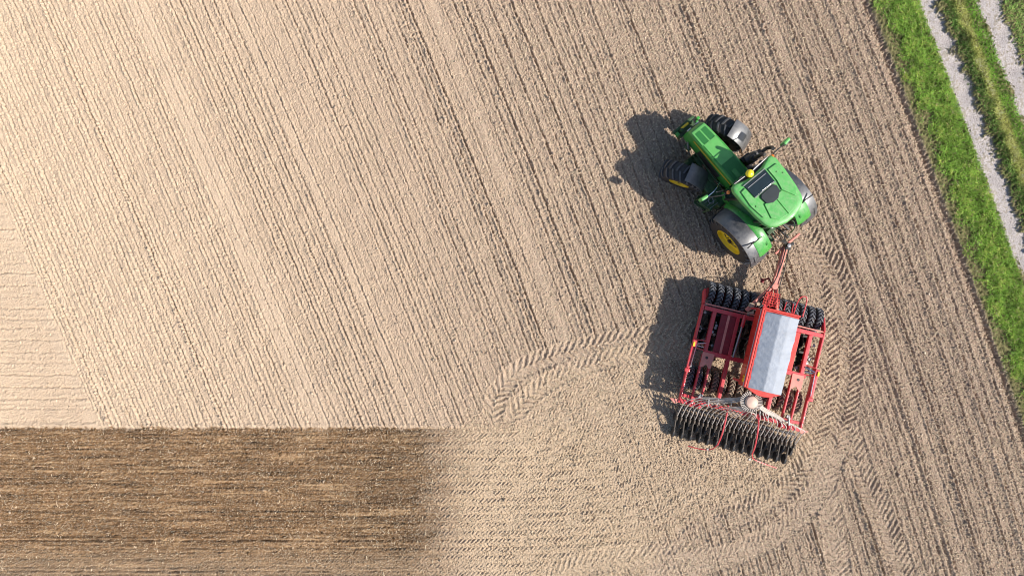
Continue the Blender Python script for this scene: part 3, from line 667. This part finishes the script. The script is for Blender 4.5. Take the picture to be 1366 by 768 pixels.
m = MB(); m.beam((1.295, -.32, ZR+.04), (1.295, .50, ZR+.04), .025, .03); m.beam((.815, -.30, ZR+.04), (.815, .45, ZR+.04), .018, .03); m.beam((1.17, -.24, ZR+.057), (1.17, .44, ZR+.057), .018, .014)
m.build('window_trim', M['steel'], roof)
m = MB(); m.loft(slab([(.78, .27), (.79, -.20), (.70, -.27), (.54, -.25), (.38, -.06), (.38, .14), (.48, .30), (.70, .33)][::-1], ZR, ZR+.06, .93)); m.build('roof_hatch', M['hatch'], roof, bevel=.015)
for x, y in ((.62, .60), (1.02, -.50), (.88, -.62)):
    m = MB(); m.cyl((x, y, ZR), (x, y, ZR+.05), .022, n=10); m.build('roof_knob', M['white'] if x < .9 else M['black'], roof)
# visor bar, work lights, beacon dome
m = MB(); m.beam((1.42, -.60, 2.80), (1.42, .60, 2.80), .10, .10); m.build('visor', M['black'], T, bevel=.02)
m = MB(); m.tube([(1.50, -.62, 2.90), (1.47, 0, 2.93), (1.50, .62, 2.90)], .014, 8); m.build('rail', M['steel'], T)
for y in (.52, .33, -.22, -.42):
    m = MB(); m.box((1.50, y, 2.78), (.07, .12, .08)); m.build('work_light', M['lug'], T, bevel=.02)
for y in (.5, -.5):
    m = MB(); m.box((-.18, y, 2.80), (.08, .16, .09)); m.build('work_light', M['white'], T, bevel=.02)
m = MB(); m.lathe_z([(-.02, .110), (.05, .118), (.09, .10), (.12, .06), (.13, .001)], (1.46, .12, 2.98), 24); m.cyl((1.46, .12, 2.84), (1.46, .12, 2.97), .05); m.build('beacon_dome', M['beacon'], T, smooth=True)
# side lamps and mirrors
for s, xm, ym, zl in ((1, 1.68, 1.36, 2.25), (-1, 1.43, -1.52, 2.32)):
    m = MB(); m.lathe_z([(-.04, .045), (.03, .055), (.06, .03), (.065, .001)], (1.40, s*.84, 2.66), 14); m.build('indicator_lamp', M['orange'], T, smooth=True)
    m = MB(); m.tube([(1.36, s*.74, 2.60), (1.44, s*1.0, 2.58), (xm, ym, zl+.12), (xm, ym, zl-.10)], .019, 7); arm = m.build('mirror_arm', M['black'], T, smooth=True)
    m = MB(); m.box((xm+.02, ym+s*.03, zl), (.10, .24, .34), yaw=-s*.15); mi = m.build('mirror', M['green_light'], T, bevel=.035, seg=3)
    m = MB(); m.box((xm-.035, ym+s*.02, zl), (.008, .20, .30), yaw=-s*.15); m.build('mirror_glass', M['chrome'], mi)
# exhaust and air stack on the right
m = MB(); m.cyl((1.66, -.52, 1.35), (1.66, -.54, 2.35), .11, .105, 18); m.cyl((1.66, -.54, 2.35), (1.66, -.56, 2.70), .055, n=14); m.box((1.58, -.50, 1.5), (.3, .2, .4))
m.tube(smooth_path([(1.66, -.56, 2.65), (1.66, -.57, 2.82), (1.60, -.60, 2.92)]), .055, 12); m.build('exhaust_stack', M['black'], T, smooth=True)
m = MB(); m.cyl((1.74, -.42, 2.02), (1.66, -.86, 2.26), .13, .12, 16); m.tube(smooth_path([(1.66, -.84, 2.28), (1.66, -.98, 2.40), (1.60, -1.02, 2.62), (1.56, -.98, 2.72)]), .055, 10); m.box((1.82, -.50, 1.86), (.14, .30, .22)); m.build('air_cleaner', M['black'], T, smooth=True)
m = MB(); m.tube(smooth_path([(1.78, -.40, 1.3), (1.82, -.66, 1.7), (1.80, -.72, 2.2), (1.72, -.62, 2.5)]), .028, 8); m.tube(smooth_path([(1.5, -.64, 1.5), (1.55, -.80, 1.9), (1.6, -.78, 2.3)]), .020, 8); m.build('grab_rail', M['steel'], T, smooth=True)
m = MB(); m.tube(smooth_path([(1.42, .70, 1.3), (1.55, .80, 1.7), (1.50, .80, 2.3)]), .018, 8); m.tube(smooth_path([(1.70, .45, 1.5), (1.62, .75, 1.62), (1.60, 1.0, 1.5)]), .018, 8); m.build('grab_rail', M['chrome'], T, smooth=True)
# rear linkage
for s in (1, -1):
    m = MB(); m.beam((-.35, s*.30, .62), (-1.16, s*.42, .62), .07, .09); m.beam((-.45, s*.30, 1.28), (-.85, s*.38, 1.24), .08, .08); m.cyl((-.84, s*.38, 1.22), (-.84, s*.38, .66), .03)
    m.build('lift_arm', M['black'], T, bevel=.012)
m = MB(); m.beam((-.35, 0, 1.10), (-.75, 0, 1.0), .06, .06); m.box((-.40, 0, 1.0), (.22, .5, .5)); m.box((-.50, .12, 1.32), (.14, .3, .12)); m.beam((-.4, 0, .5), (-.95, 0, .46), .12, .08); m.build('rear_hitch', M['green_dark'], T, bevel=.015)
m = MB()
for k in range(6): m.tube(smooth_path([(-.55, -.15+.07*k, 1.32), (-.80, -.2+.09*k, 1.40+.03*(k % 2)), (-1.02, -.15+.03*k, 1.1), (-1.25, -.2+.01*k, .85)]), .013, 6)
m.build('hydraulic_hoses', M['black'], T, smooth=True)
m = MB(); m.tube(smooth_path([(-.5, -.45, 1.4), (-.72, -.58, 1.42), (-.95, -.52, 1.2), (-1.0, -.3, 1.0)]), .016, 6); m.build('cable', M['green_dark'], T, smooth=True)

# ================================================================== SEED DRILL  (x forward, y left)
SH = math.atan2(.972, .235)
SO = Vector((7.823, -1.931, 0))
D_ = empty('seed_drill', SO, SH)
tag(D_, 'red trailed seed drill with silver hopper tarpaulin and black discs, behind the green tractor', 'seed drill')
ZF = .92
# packer wheels, front and rear row
wmesh = tyre_mb(.41, .195, .20, 18, .034, skew=.26, lw=.034, n=32)
proto = lug_mat(wmesh.build('packer_wheel', M['rubber_dusty'], D_, smooth=True), wmesh, M['lug_dusty'])
m = MB()
for s in (1, -1): m.lathe_y([(s*.06, .195), (s*.095, .195), (s*.07, .16), (s*.05, .06), (s*.06, .001)], (0, 0, 0), 24)
m.build('rim', M['red_dark'], proto, smooth=True)
proto2 = lug_mat(wmesh.build('packer_wheel', M['rubber_soil'], D_, smooth=True), wmesh, M['lug_soil']); copy_part(proto.children[0], proto2)
first = True
fy = [1.79-.276*i for i in range(14) if i != 7]
for i, y in enumerate(fy):
    o = proto if i == 0 else copy_part(proto, D_); put(o, (1.36, y-.06, .40), 0, rng.uniform(0, 6))
ry_ = [1.80-.276*i for i in range(14)]
for i, y in enumerate(ry_):
    src = proto2 if i >= 2 else proto
    o = proto2 if i == 2 else copy_part(src, D_); put(o, (-1.42, y-.02, .40), 0, rng.uniform(0, 6))
m = MB(); m.cyl((1.36, 1.75, .40), (1.36, -1.92, .40), .035); m.build('front_axle', M['black'], D_)
m = MB(); m.cyl((-1.42, 1.85, .40), (-1.42, -1.90, .40), .035); m.build('rear_axle', M['black'], D_)
# frame
def fr(name, segs, m_='red', bev=.012, parent=None):
    m = MB()
    for a, b, w_, h_ in segs: m.beam(a, b, w_, h_)
    return m.build(name, M[m_], parent or D_, bevel=bev)
fr('front_beam', [((.88, 1.93, ZF), (.88, -1.95, ZF), .13, .14)])
fr('scraper_bar', [((1.01, 1.93, ZF+.02), (1.01, -1.95, ZF+.02), .045, .05)], 'red_pale')
fr('cross_beam', [((-.50, 1.62, ZF), (-.50, -1.72, ZF), .14, .14)])
for s in (1, -1):
    fr('side_frame', [((1.44, s*1.98, .62), (.98, s*1.98, .90), .06, .20), ((.98, s*1.98, .90), (-.35, s*1.98, .88), .06, .20), ((-.33, s*1.99, .88), (-2.15, s*1.99, .86), .06, .16)])
    fr('wing_beam', [((.82, s*1.58, ZF+.003), (-.44, s*1.58, ZF+.003), .12, .13)])
    fr('wing_beam', [((-.57, s*1.62, ZF+.002), (-2.10, s*1.62, ZF-.06), .055, .12)])
    fr('wing_beam', [((-.57, s*1.33, ZF+.002), (-2.10, s*1.33, ZF-.06), .055, .12)])
    fr('main_beam', [((.94, s*.80, ZF-.01), (-2.15, s*.80, ZF-.02), .11, .16)])
    m = MB(); pl = [(-.50, s*1.66), (-.50, s*1.28), (-.98, s*1.30), (-.98, s*1.38), (-.86, s*1.47), (-.98, s*1.57), (-.98, s*1.66)]
    m.loft([[(x, y, ZF+.07) for x, y in pl], [(x, y, ZF+.092) for x, y in pl]]); pp = m.build('wing_plate', M['red_pale'], D_)
    m = MB(); m.cyl((-.66, s*1.50, ZF+.09), (-.66, s*1.50, ZF+.105), .045, n=16); m.build('bolt_hole', M['black'], pp)
    # wide panel and its pale spine
    if s == 1:
        m = MB(); m.loft([[(.81, 1.34, ZF-.02), (.81, .86, ZF-.02), (-.43, .86, ZF-.02), (-.43, 1.34, ZF-.02)], [(.81, 1.34, ZF+.02), (.81, .86, ZF+.02), (-.43, .86, ZF+.02), (-.43, 1.34, ZF+.02)]]); m.build('wing_panel', M['red_dark'], D_, bevel=.01)
        fr('panel_spine', [((.82, 1.10, ZF+.035), (-.44, 1.10, ZF+.035), .075, .03)], 'red_pale', .006)
        m = MB(); m.cyl((.95, .66, 1.12), (.55, .67, 1.10), .055, n=14); m.build('fold_cylinder', M['red'], D_, smooth=True)
        m = MB(); m.cyl((.55, .67, 1.10), (-.45, .70, 1.05), .036, n=10); m.build('cylinder_rod', M['steel'], D_, smooth=True)
    else:
        m = MB(); m.loft([[(.81, -1.02, ZF+.01), (.81, -1.25, ZF+.01), (-.43, -1.25, ZF+.01), (-.43, -1.02, ZF+.01)], [(.81, -1.02, ZF+.05), (.81, -1.25, ZF+.05), (-.43, -1.25, ZF+.05), (-.43, -1.02, ZF+.05)]]); m.build('wing_panel', M['red_hopper'], D_, bevel=.01)
    # folding track arm lying along the side
    m = MB(); m.box((-.30, s*2.0, 1.06), (.22, .16, .10)); m.box((-.75, s*2.02, 1.03), (.72, .11, .05)); m.box((-1.18, s*2.02, 1.02), (.12, .17, .07)); m.build('side_bracket', M['red'], D_, bevel=.02)
    m = MB(); m.cyl((-.32, s*1.93, 1.10), (-1.06, s*1.96, 1.09), .018, n=8); m.cyl((-.30, s*1.93, 1.10), (-.22, s*1.63, 1.0), .022, n=8); m.cyl((-.34, s*1.98, 1.05), (-.36, s*1.66, .98), .018, n=8); m.build('side_ram', M['chrome'], D_, smooth=True)
    m = MB(); m.box((-.33, s*2.03, 1.13), (.14, .06, .03)); m.build('reflector', M['yellow'], D_, bevel=.006)
    fr('outrigger', [((-.14, s*1.60, .96), (-.18, s*1.98, 1.0), .035, .05), ((-.46, s*1.60, .96), (-.42, s*1.98, 1.0), .035, .05)])
    # rear corner box
    fr('rear_corner', [((-2.00, s*2.0, .84), (-2.02, s*1.30, .84), .10, .09), ((-2.20, s*2.02, .82), (-2.22, s*1.25, .82), .14, .10), ((-1.95, s*1.62, .88), (-2.30, s*1.62, .88), .09, .14), ((-1.95, s*1.35, .9), (-2.30, s*1.35, .9), .06, .14)])
    m = MB(); m.loft([[(-2.27, s*1.98, .80), (-2.33, s*2.12, .80), (-2.20, s*2.30, .80), (-2.17, s*2.0, .80)], [(-2.27, s*1.98, .83), (-2.33, s*2.12, .83), (-2.20, s*2.30, .83), (-2.17, s*2.0, .83)]]); m.build('corner_guard', M['red_pale'], D_)
    m = MB(); m.cyl((-1.92, s*1.46, .9), (-1.92, s*1.46, 1.12), .05, n=10); m.box((-1.86, s*1.42, 1.08), (.09, .11, .08)); m.build('valve_block', M['steel'], D_, bevel=.01)
fr('rear_beam', [((-2.12, 1.30, .80), (-2.12, -1.30, .80), .12, .13)])
fr('seeding_rail', [((-2.42, 1.92, .60), (-2.42, -1.98, .60), .08, .08)], 'black')
m = MB(); m.box((-2.0, .95, .98), (.14, .42, .07), yaw=.1); m.build('soil_caked_plate', M['soilcake'], D_, bevel=.03)
m = MB(); m.box((-2.2, .2, .92), (.13, .5, .07)); m.build('soil_caked_plate', M['soilcake'], D_, bevel=.03)
m = MB(); m.box((-2.15, -.35, .95), (.16, .22, .12)); m.build('soil_caked_plate', M['soilcake'], D_, bevel=.03)
# cultivator discs beneath the frame
dm = MB(); dm.lathe_y([(-.004, .001), (-.03, .12), (0, .27), (.008, .27), (-.02, .12), (.006, .001)], (0, 0, 0), 28)
for k in range(14):
    a = k*math.tau/14; dm.box((math.cos(a)*.275, .003, math.sin(a)*.275), (.03, .008, .05), pitch=-a)
am = MB(); am.beam((0, .03, 0), (.20, .05, .42), .05, .03); am.cyl((0, -.02, 0), (0, .06, 0), .045, n=10)
dp = None
for row, (x, sg) in enumerate(((.62, 1), (.16, -1), (-.22, 1))):
    for k in range(14):
        y = 1.80-.275*k+(.1 if row else 0)
        if dp is None:
            dp = dm.build('cultivator_disc', M['disc'], D_, smooth=True); am.build('disc_arm', M['black'], dp); o = dp
        else: o = copy_part(dp, D_)
        put(o, (x, y-.05, .27), sg*R(17))
for q in range(26):
    xx, yy = rng.uniform(-.35, .75), rng.choice([-1, 1])*rng.uniform(1.05, 1.9); m = MB(); m.cyl((xx, yy, .50), (xx+rng.uniform(-.1, .1), yy+rng.uniform(-.04, .04), .80), .022, n=8); m.cyl((xx, yy, .78), (xx, yy, .83), .045, n=10); m.build('spring_leg', M['steel'] if q % 3 else M['soilcake'], D_)
fr('cultivator_beam', [((.75, 1.78, .66), (.75, -1.80, .66), .08, .08), ((.22, 1.78, .66), (.22, -1.80, .66), .08, .08)], 'black')
# drawbar
HP = (3.50, -.26)
fr('drawbar', [((2.10, -.12, .80), (3.36, -.235, .66), .15, .15)], 'red_pale', .02)
m = MB(); m.cyl((2.06, -.11, .72), (2.06, -.11, .95), .12, .10, 18); m.box((2.24, -.13, .86), (.3, .2, .1)); m.build('drawbar_joint', M['red_pale'], D_, bevel=.015)
fr('drawbar_brace', [((2.04, -.05, .82), (1.10, .62, 1.0), .12, .12)], 'red_pale', .015)
fr('drawbar_brace', [((2.05, -.18, .82), (1.05, -.42, .95), .085, .12)], 'red_pale', .015)
fr('drawbar_brace', [((1.95, -.11, .68), (1.0, .1, .82), .10, .12)], 'red', .01)
tr = Matrix.Rotation(TH-SH, 3, 'Z')
# linkage crossbar lies across the tractor's lower arms
fr('linkage_crossbar', [tuple([tuple(Vector((HP[0], HP[1], .64))+tr @ Vector((0, -.55, 0))), tuple(Vector((HP[0], HP[1], .64))+tr @ Vector((0, .48, 0))), .07, .08])], 'red_pale', .012)
m = MB(); m.cyl((3.46, -.26, .56), (3.46, -.26, .86), .085, n=16); m.box((3.42, -.255, .84), (.22, .17, .06)); m.box((3.5, -.3, .90), (.09, .2, .06), yaw=.5); m.build('pivot_head', M['black'], D_, bevel=.012)
m = MB(); m.lathe_z([(0, .07), (.03, .06), (.035, .001)], (3.44, -.25, .90), 14); m.build('pivot_cap', M['steel'], D_, smooth=True)
m = MB(); m.beam((2.30, .06, .70), (2.1, -.05, .8), .04, .05); m.beam((2.30, .06, .70), (2.20, .14, .40), .05, .05); m.box((2.2, .14, .40), (.14, .12, .03)); m.build('parking_stand', M['red_dark'], D_, bevel=.01)
# platform grating and hoops at the front of the hopper
m = MB()
for k in range(6): m.beam((1.42+.08*k, .22-.012*k, 1.10), (1.42+.08*k, -.32+.012*k, 1.10), .022, .03)
for k in range(8): m.beam((1.40, .21-.075*k, 1.095), (1.86, .16-.062*k, 1.095), .016, .03)
m.build('platform_grating', M['red_hopper'], D_)
m = MB(); m.tube(smooth_path([(1.32, -.72, 1.35), (1.72, -.70, 1.5), (1.90, -.80, 1.5), (1.86, -.96, 1.5), (1.30, -1.02, 1.35)]), .020, 7); m.tube(smooth_path([(1.35, .05, 1.3), (1.6, -.05, 1.5), (1.95, -.1, 1.2)]), .016, 7)
m.tube(smooth_path([(1.30, .22, 1.5), (1.62, .18, 1.6), (1.9, .0, 1.1)]), .016, 7); m.tube([(1.30, -.60, 1.5), (1.62, -.58, 1.5), (1.62, -.36, 1.5), (1.35, -.34, 1.5)], .018, 7); m.build('handrail', M['red'], D_, smooth=True)
m = MB(); m.tube(smooth_path([(3.35, -.2, .85), (2.7, -.12, .98), (2.1, .0, 1.0), (1.5, .30, 1.0), (1.1, .45, 1.0)]), .02, 6); m.tube(smooth_path([(3.35, -.3, .85), (2.7, -.28, .93), (2.1, -.25, .96), (1.5, -.35, 1.0)]), .016, 6); m.build('hydraulic_hoses', M['black'], D_, smooth=True)
m = MB(); m.box((1.30, .52, 1.04), (.14, .16, .1)); m.box((1.05, .50, 1.08), (.08, .2, .1), yaw=.4); m.cyl((1.38, .35, .9), (1.38, .35, 1.15), .06); m.build('valve_block', M['soilcake'], D_, bevel=.01)
# hopper: straight upper walls, funnel below, bulged rear wall
HX0, HX1, HY0, HY1 = -1.20, 1.20, -.52, .55
def hop(z, k, dy=0, bulge=0):
    cx, cy = (HX0+HX1)/2, (HY0+HY1)/2
    pts = [(HX1, HY1), (HX1, HY0), (HX0, HY0)]+[(HX0-bulge*math.sin(math.pi*i/8), HY0+(HY1-HY0)*i/8) for i in range(1, 8)]+[(HX0, HY1)]
    return [(cx+(x-cx)*(1-(1-k)*.5), cy+(y-cy)*k, z) for x, y in pts][::-1]
m = MB(); m.loft([hop(1.05, .45), hop(1.62, 1.0, 0, .10), hop(2.34, 1.0, 0, .17)]); hp = m.build('hopper', M['red_hopper'], D_, bevel=.015)
m = MB(); ex = .035
for a, b in (((HX1+ex, HY0-ex), (HX1+ex, HY1+ex)), ((HX0, HY1+ex), (HX1+ex, HY1+ex))): m.beam((*a, 2.30), (*b, 2.30), .06, .07)
m.build('hopper_rim', M['red_hopper'], hp, bevel=.012)
m = MB(); m.beam((HX0, HY1+.075, 2.27), (HX1, HY1+.075, 2.27), .015, .02); m.build('rim_cord', M['white'], hp)
m = MB(); m.box((-.98, HY1+.006, 2.0), (.20, .012, .16)); m.build('warning_sticker', M['yellow'], hp)
for k in range(7):
    m = MB(); m.beam((HX0+.25+.32*k, HY1+.01, 1.65), (HX0+.25+.32*k, HY1+.01, 2.25), .03, .02); m.build('hopper_rib', M['red_hopper'], hp, bevel=.004)
m = MB(); m.beam((1.2, .5, 1.1), (1.2, .5, 1.7), .07, .07); m.beam((1.2, -.3, 1.1), (1.2, -.3, 1.7), .07, .07); m.beam((-1.1, .5, .98), (-1.1, .5, 1.7), .07, .07); m.beam((-1.1, -.3, .98), (-1.1, -.3, 1.7), .07, .07)
m.box((0, .08, 1.02), (1.6, .5, .12)); m.build('hopper_stand', M['red'], D_, bevel=.01)
# tarpaulin: three facets over hoops, sagging between them, with folds along the sunny edge
nu, nv = 61, 41; tv = []; nz = np.random.default_rng(5); fold = [(nz.uniform(-1.1, 1.1), nz.uniform(.02, .05), nz.uniform(.008, .022)) for _ in range(16)]
for i in range(nu):
    x = -1.19+2.33*i/(nu-1)
    for j in range(nv):
        q = j/(nv-1); y = .52-1.09*q
        z = np.interp(q, [0, .05, .40, .66, .95, 1], [2.32, 2.36, 2.51, 2.49, 2.37, 2.20])
        z += -.012*abs(math.sin(math.pi*(x+1.19)/.583))**.6*(1 if .03 < q < .97 else 0)
        for fx_, fw, fa in fold: z += fa*math.exp(-((x-fx_-.25*(q-.8))/fw)**2)*max(0, (q-.55))*2*(q < .97)
        z += .006*math.sin(x*23+q*9)*math.sin(q*14+x*5)
        tv.append((x, y+.006*math.sin(x*9), z))
m = MB(); m.add(tv, [(i*nv+j, i*nv+j+1, (i+1)*nv+j+1, (i+1)*nv+j) for i in range(nu-1) for j in range(nv-1)])
tp = m.build('tarpaulin', M['tarp'], D_, smooth=True); sm = tp.modifiers.new('s', 'SOLIDIFY'); sm.thickness = .008
# distributor head with outlets and hoses
DC = Vector((-1.60, .25, 2.22))
m = MB(); m.lathe_z([(-.02, .185), (.04, .19), (.07, .175), (.085, .15), (.09, .001)], DC, 32); m.build('distributor_cap', M['cream'], D_, smooth=True)
m = MB(); m.cyl((DC.x, DC.y, 1.0), (DC.x, DC.y, 2.10), .075, n=16); m.cyl((DC.x, DC.y, 2.05), (DC.x, DC.y, 2.20), .16, .22, 24); m.build('distributor_tower', M['black'], D_, smooth=True)
# disc openers
NO = 28; oy = [1.90-3.93*i/(NO-1) for i in range(NO)]
def opener(long_):
    L_ = -3.22 if long_ else -3.00; x0 = 0
    m = MB(); m.beam((0, 0, 0), (-.34, -.02, -.10), .035, .08); m.beam((-.34, -.02, -.10), ((-.80 if long_ else -.50), -.07, -.24), .035, .06); m.box((-.30, -.02, .01), (.12, .05, .08)); return m
pro = {}
for i, y in enumerate(oy):
    lg = i % 2 == 0
    if lg not in pro:
        a = opener(lg).build('disc_opener', M['arm'], D_, bevel=.006)
        e_ = -.84 if lg else -.52
        m = MB(); m.lathe_y([(-.006, .001), (-.012, .05), (0, .15), (.006, .05), (.002, .001)], (-.30, -.035, -.42), 24); m.build('coulter_disc', M['disc'], a, smooth=True)
        m = MB(); m.lathe_y([(-.03, .05), (-.045, .11), (-.03, .17), (.03, .17), (.045, .11), (.03, .05)], (e_, -.08, -.42), 20); m.cyl((e_, -.11, -.43), (e_, -.05, -.43), .06, n=12); m.build('press_wheel', M['rubber'], a, smooth=True)
        pro[lg] = a; o = a
    else: o = copy_part(pro[lg], D_)
    put(o, (-2.50, y, .60), -R(-3.5) if False else R(3.5))
# hoses: bundle out to each wing, then down to the openers
for i, y in enumerate(oy):
    ang = math.pi*(i+.5)/NO*1.9-math.pi*.95
    a = math.pi+ (math.pi*.92)*(-(i-13.5)/14)
    st = DC+Vector((math.cos(a)*.20, math.sin(a)*.20, 0)); s = 1 if y > .25 else -1
    out = DC+Vector((math.cos(a)*.30, math.sin(a)*.30, -.03))
    dy = abs(y-.25); k = i % 4
    if dy > .65:
        mid1 = Vector((-1.66-.035*k-.03*(dy > 1.2), .25+s*.50, 1.86+.03*(k % 2))); mid2 = Vector((-1.86-.03*k, .25+s*min(dy*.72, 1.15), 1.50+.02*(k % 3)))
        pts = [st, out, mid1, mid2, Vector((-2.10-.02*k, y*.97+.03*s*-1, 1.22)), Vector((-2.34, y+rng.uniform(-.02, .02), .98)), Vector((-2.54, y-.01, .82)), Vector((-2.70, y-.03, .64)), Vector((-2.86, y-.06, .42))]
    else:
        pts = [st, out, Vector((-1.98, .25+(y-.25)*.75, 1.7)), Vector((-2.22, y+rng.uniform(-.03, .03), 1.22)), Vector((-2.45, y, .88)), Vector((-2.56, y-.01, .80)), Vector((-2.70, y-.03, .64)), Vector((-2.86, y-.06, .42))]
    m = MB(); m.tube(smooth_path(pts, 6), .015, 7); m.build('seed_hose', M['hose'], D_, smooth=True)
for x, y, z in ((-1.88, 1.02, 1.58), (-1.80, .66, 1.74), (-1.92, -.62, 1.52), (-1.84, -.28, 1.68)):
    m = MB(); m.box((x, y, z), (.22, .03, .05), yaw=.1); m.build('hose_clamp', M['steel'], D_, bevel=.006)
for y in (1.28, -1.30):
    m = MB(); m.cyl((-2.05, y, .85), (-1.96, y, 1.52), .022, n=8); m.beam((-1.80, y+.02, 1.50), (-2.10, y-.03, 1.50), .035, .05); m.build('hose_support', M['steel'], D_, bevel=.005)
# marker arms at the back
for nm, pts in (('a', [(-1.95, .53, 1.15), (-2.3, .52, 1.20), (-2.9, .47, 1.05), (-3.30, .44, .80), (-3.52, .52, .58), (-3.62, .80, .46), (-3.64, 1.22, .36)]), ('b', [(-2.0, -.46, 1.15), (-2.4, -.54, 1.20), (-3.0, -.66, 1.0), (-3.35, -.74, .72), (-3.52, -.90, .55), (-3.60, -1.30, .45), (-3.66, -1.78, .36)])):
    m = MB(); m.tube(smooth_path([pts[0], pts[1], pts[2], pts[3]], 5), .027, 8); m.tube(smooth_path(pts[3:], 6), .017, 8); a = m.build('marker_arm', M['red'], D_, smooth=True)
    p = Vector(pts[4]); m = MB(); m.cyl(p+Vector((-.04, .12, .0)), p+Vector((-.04, .12, -.08)), .035, n=10); m.build('marker_joint', M['steel'], a)
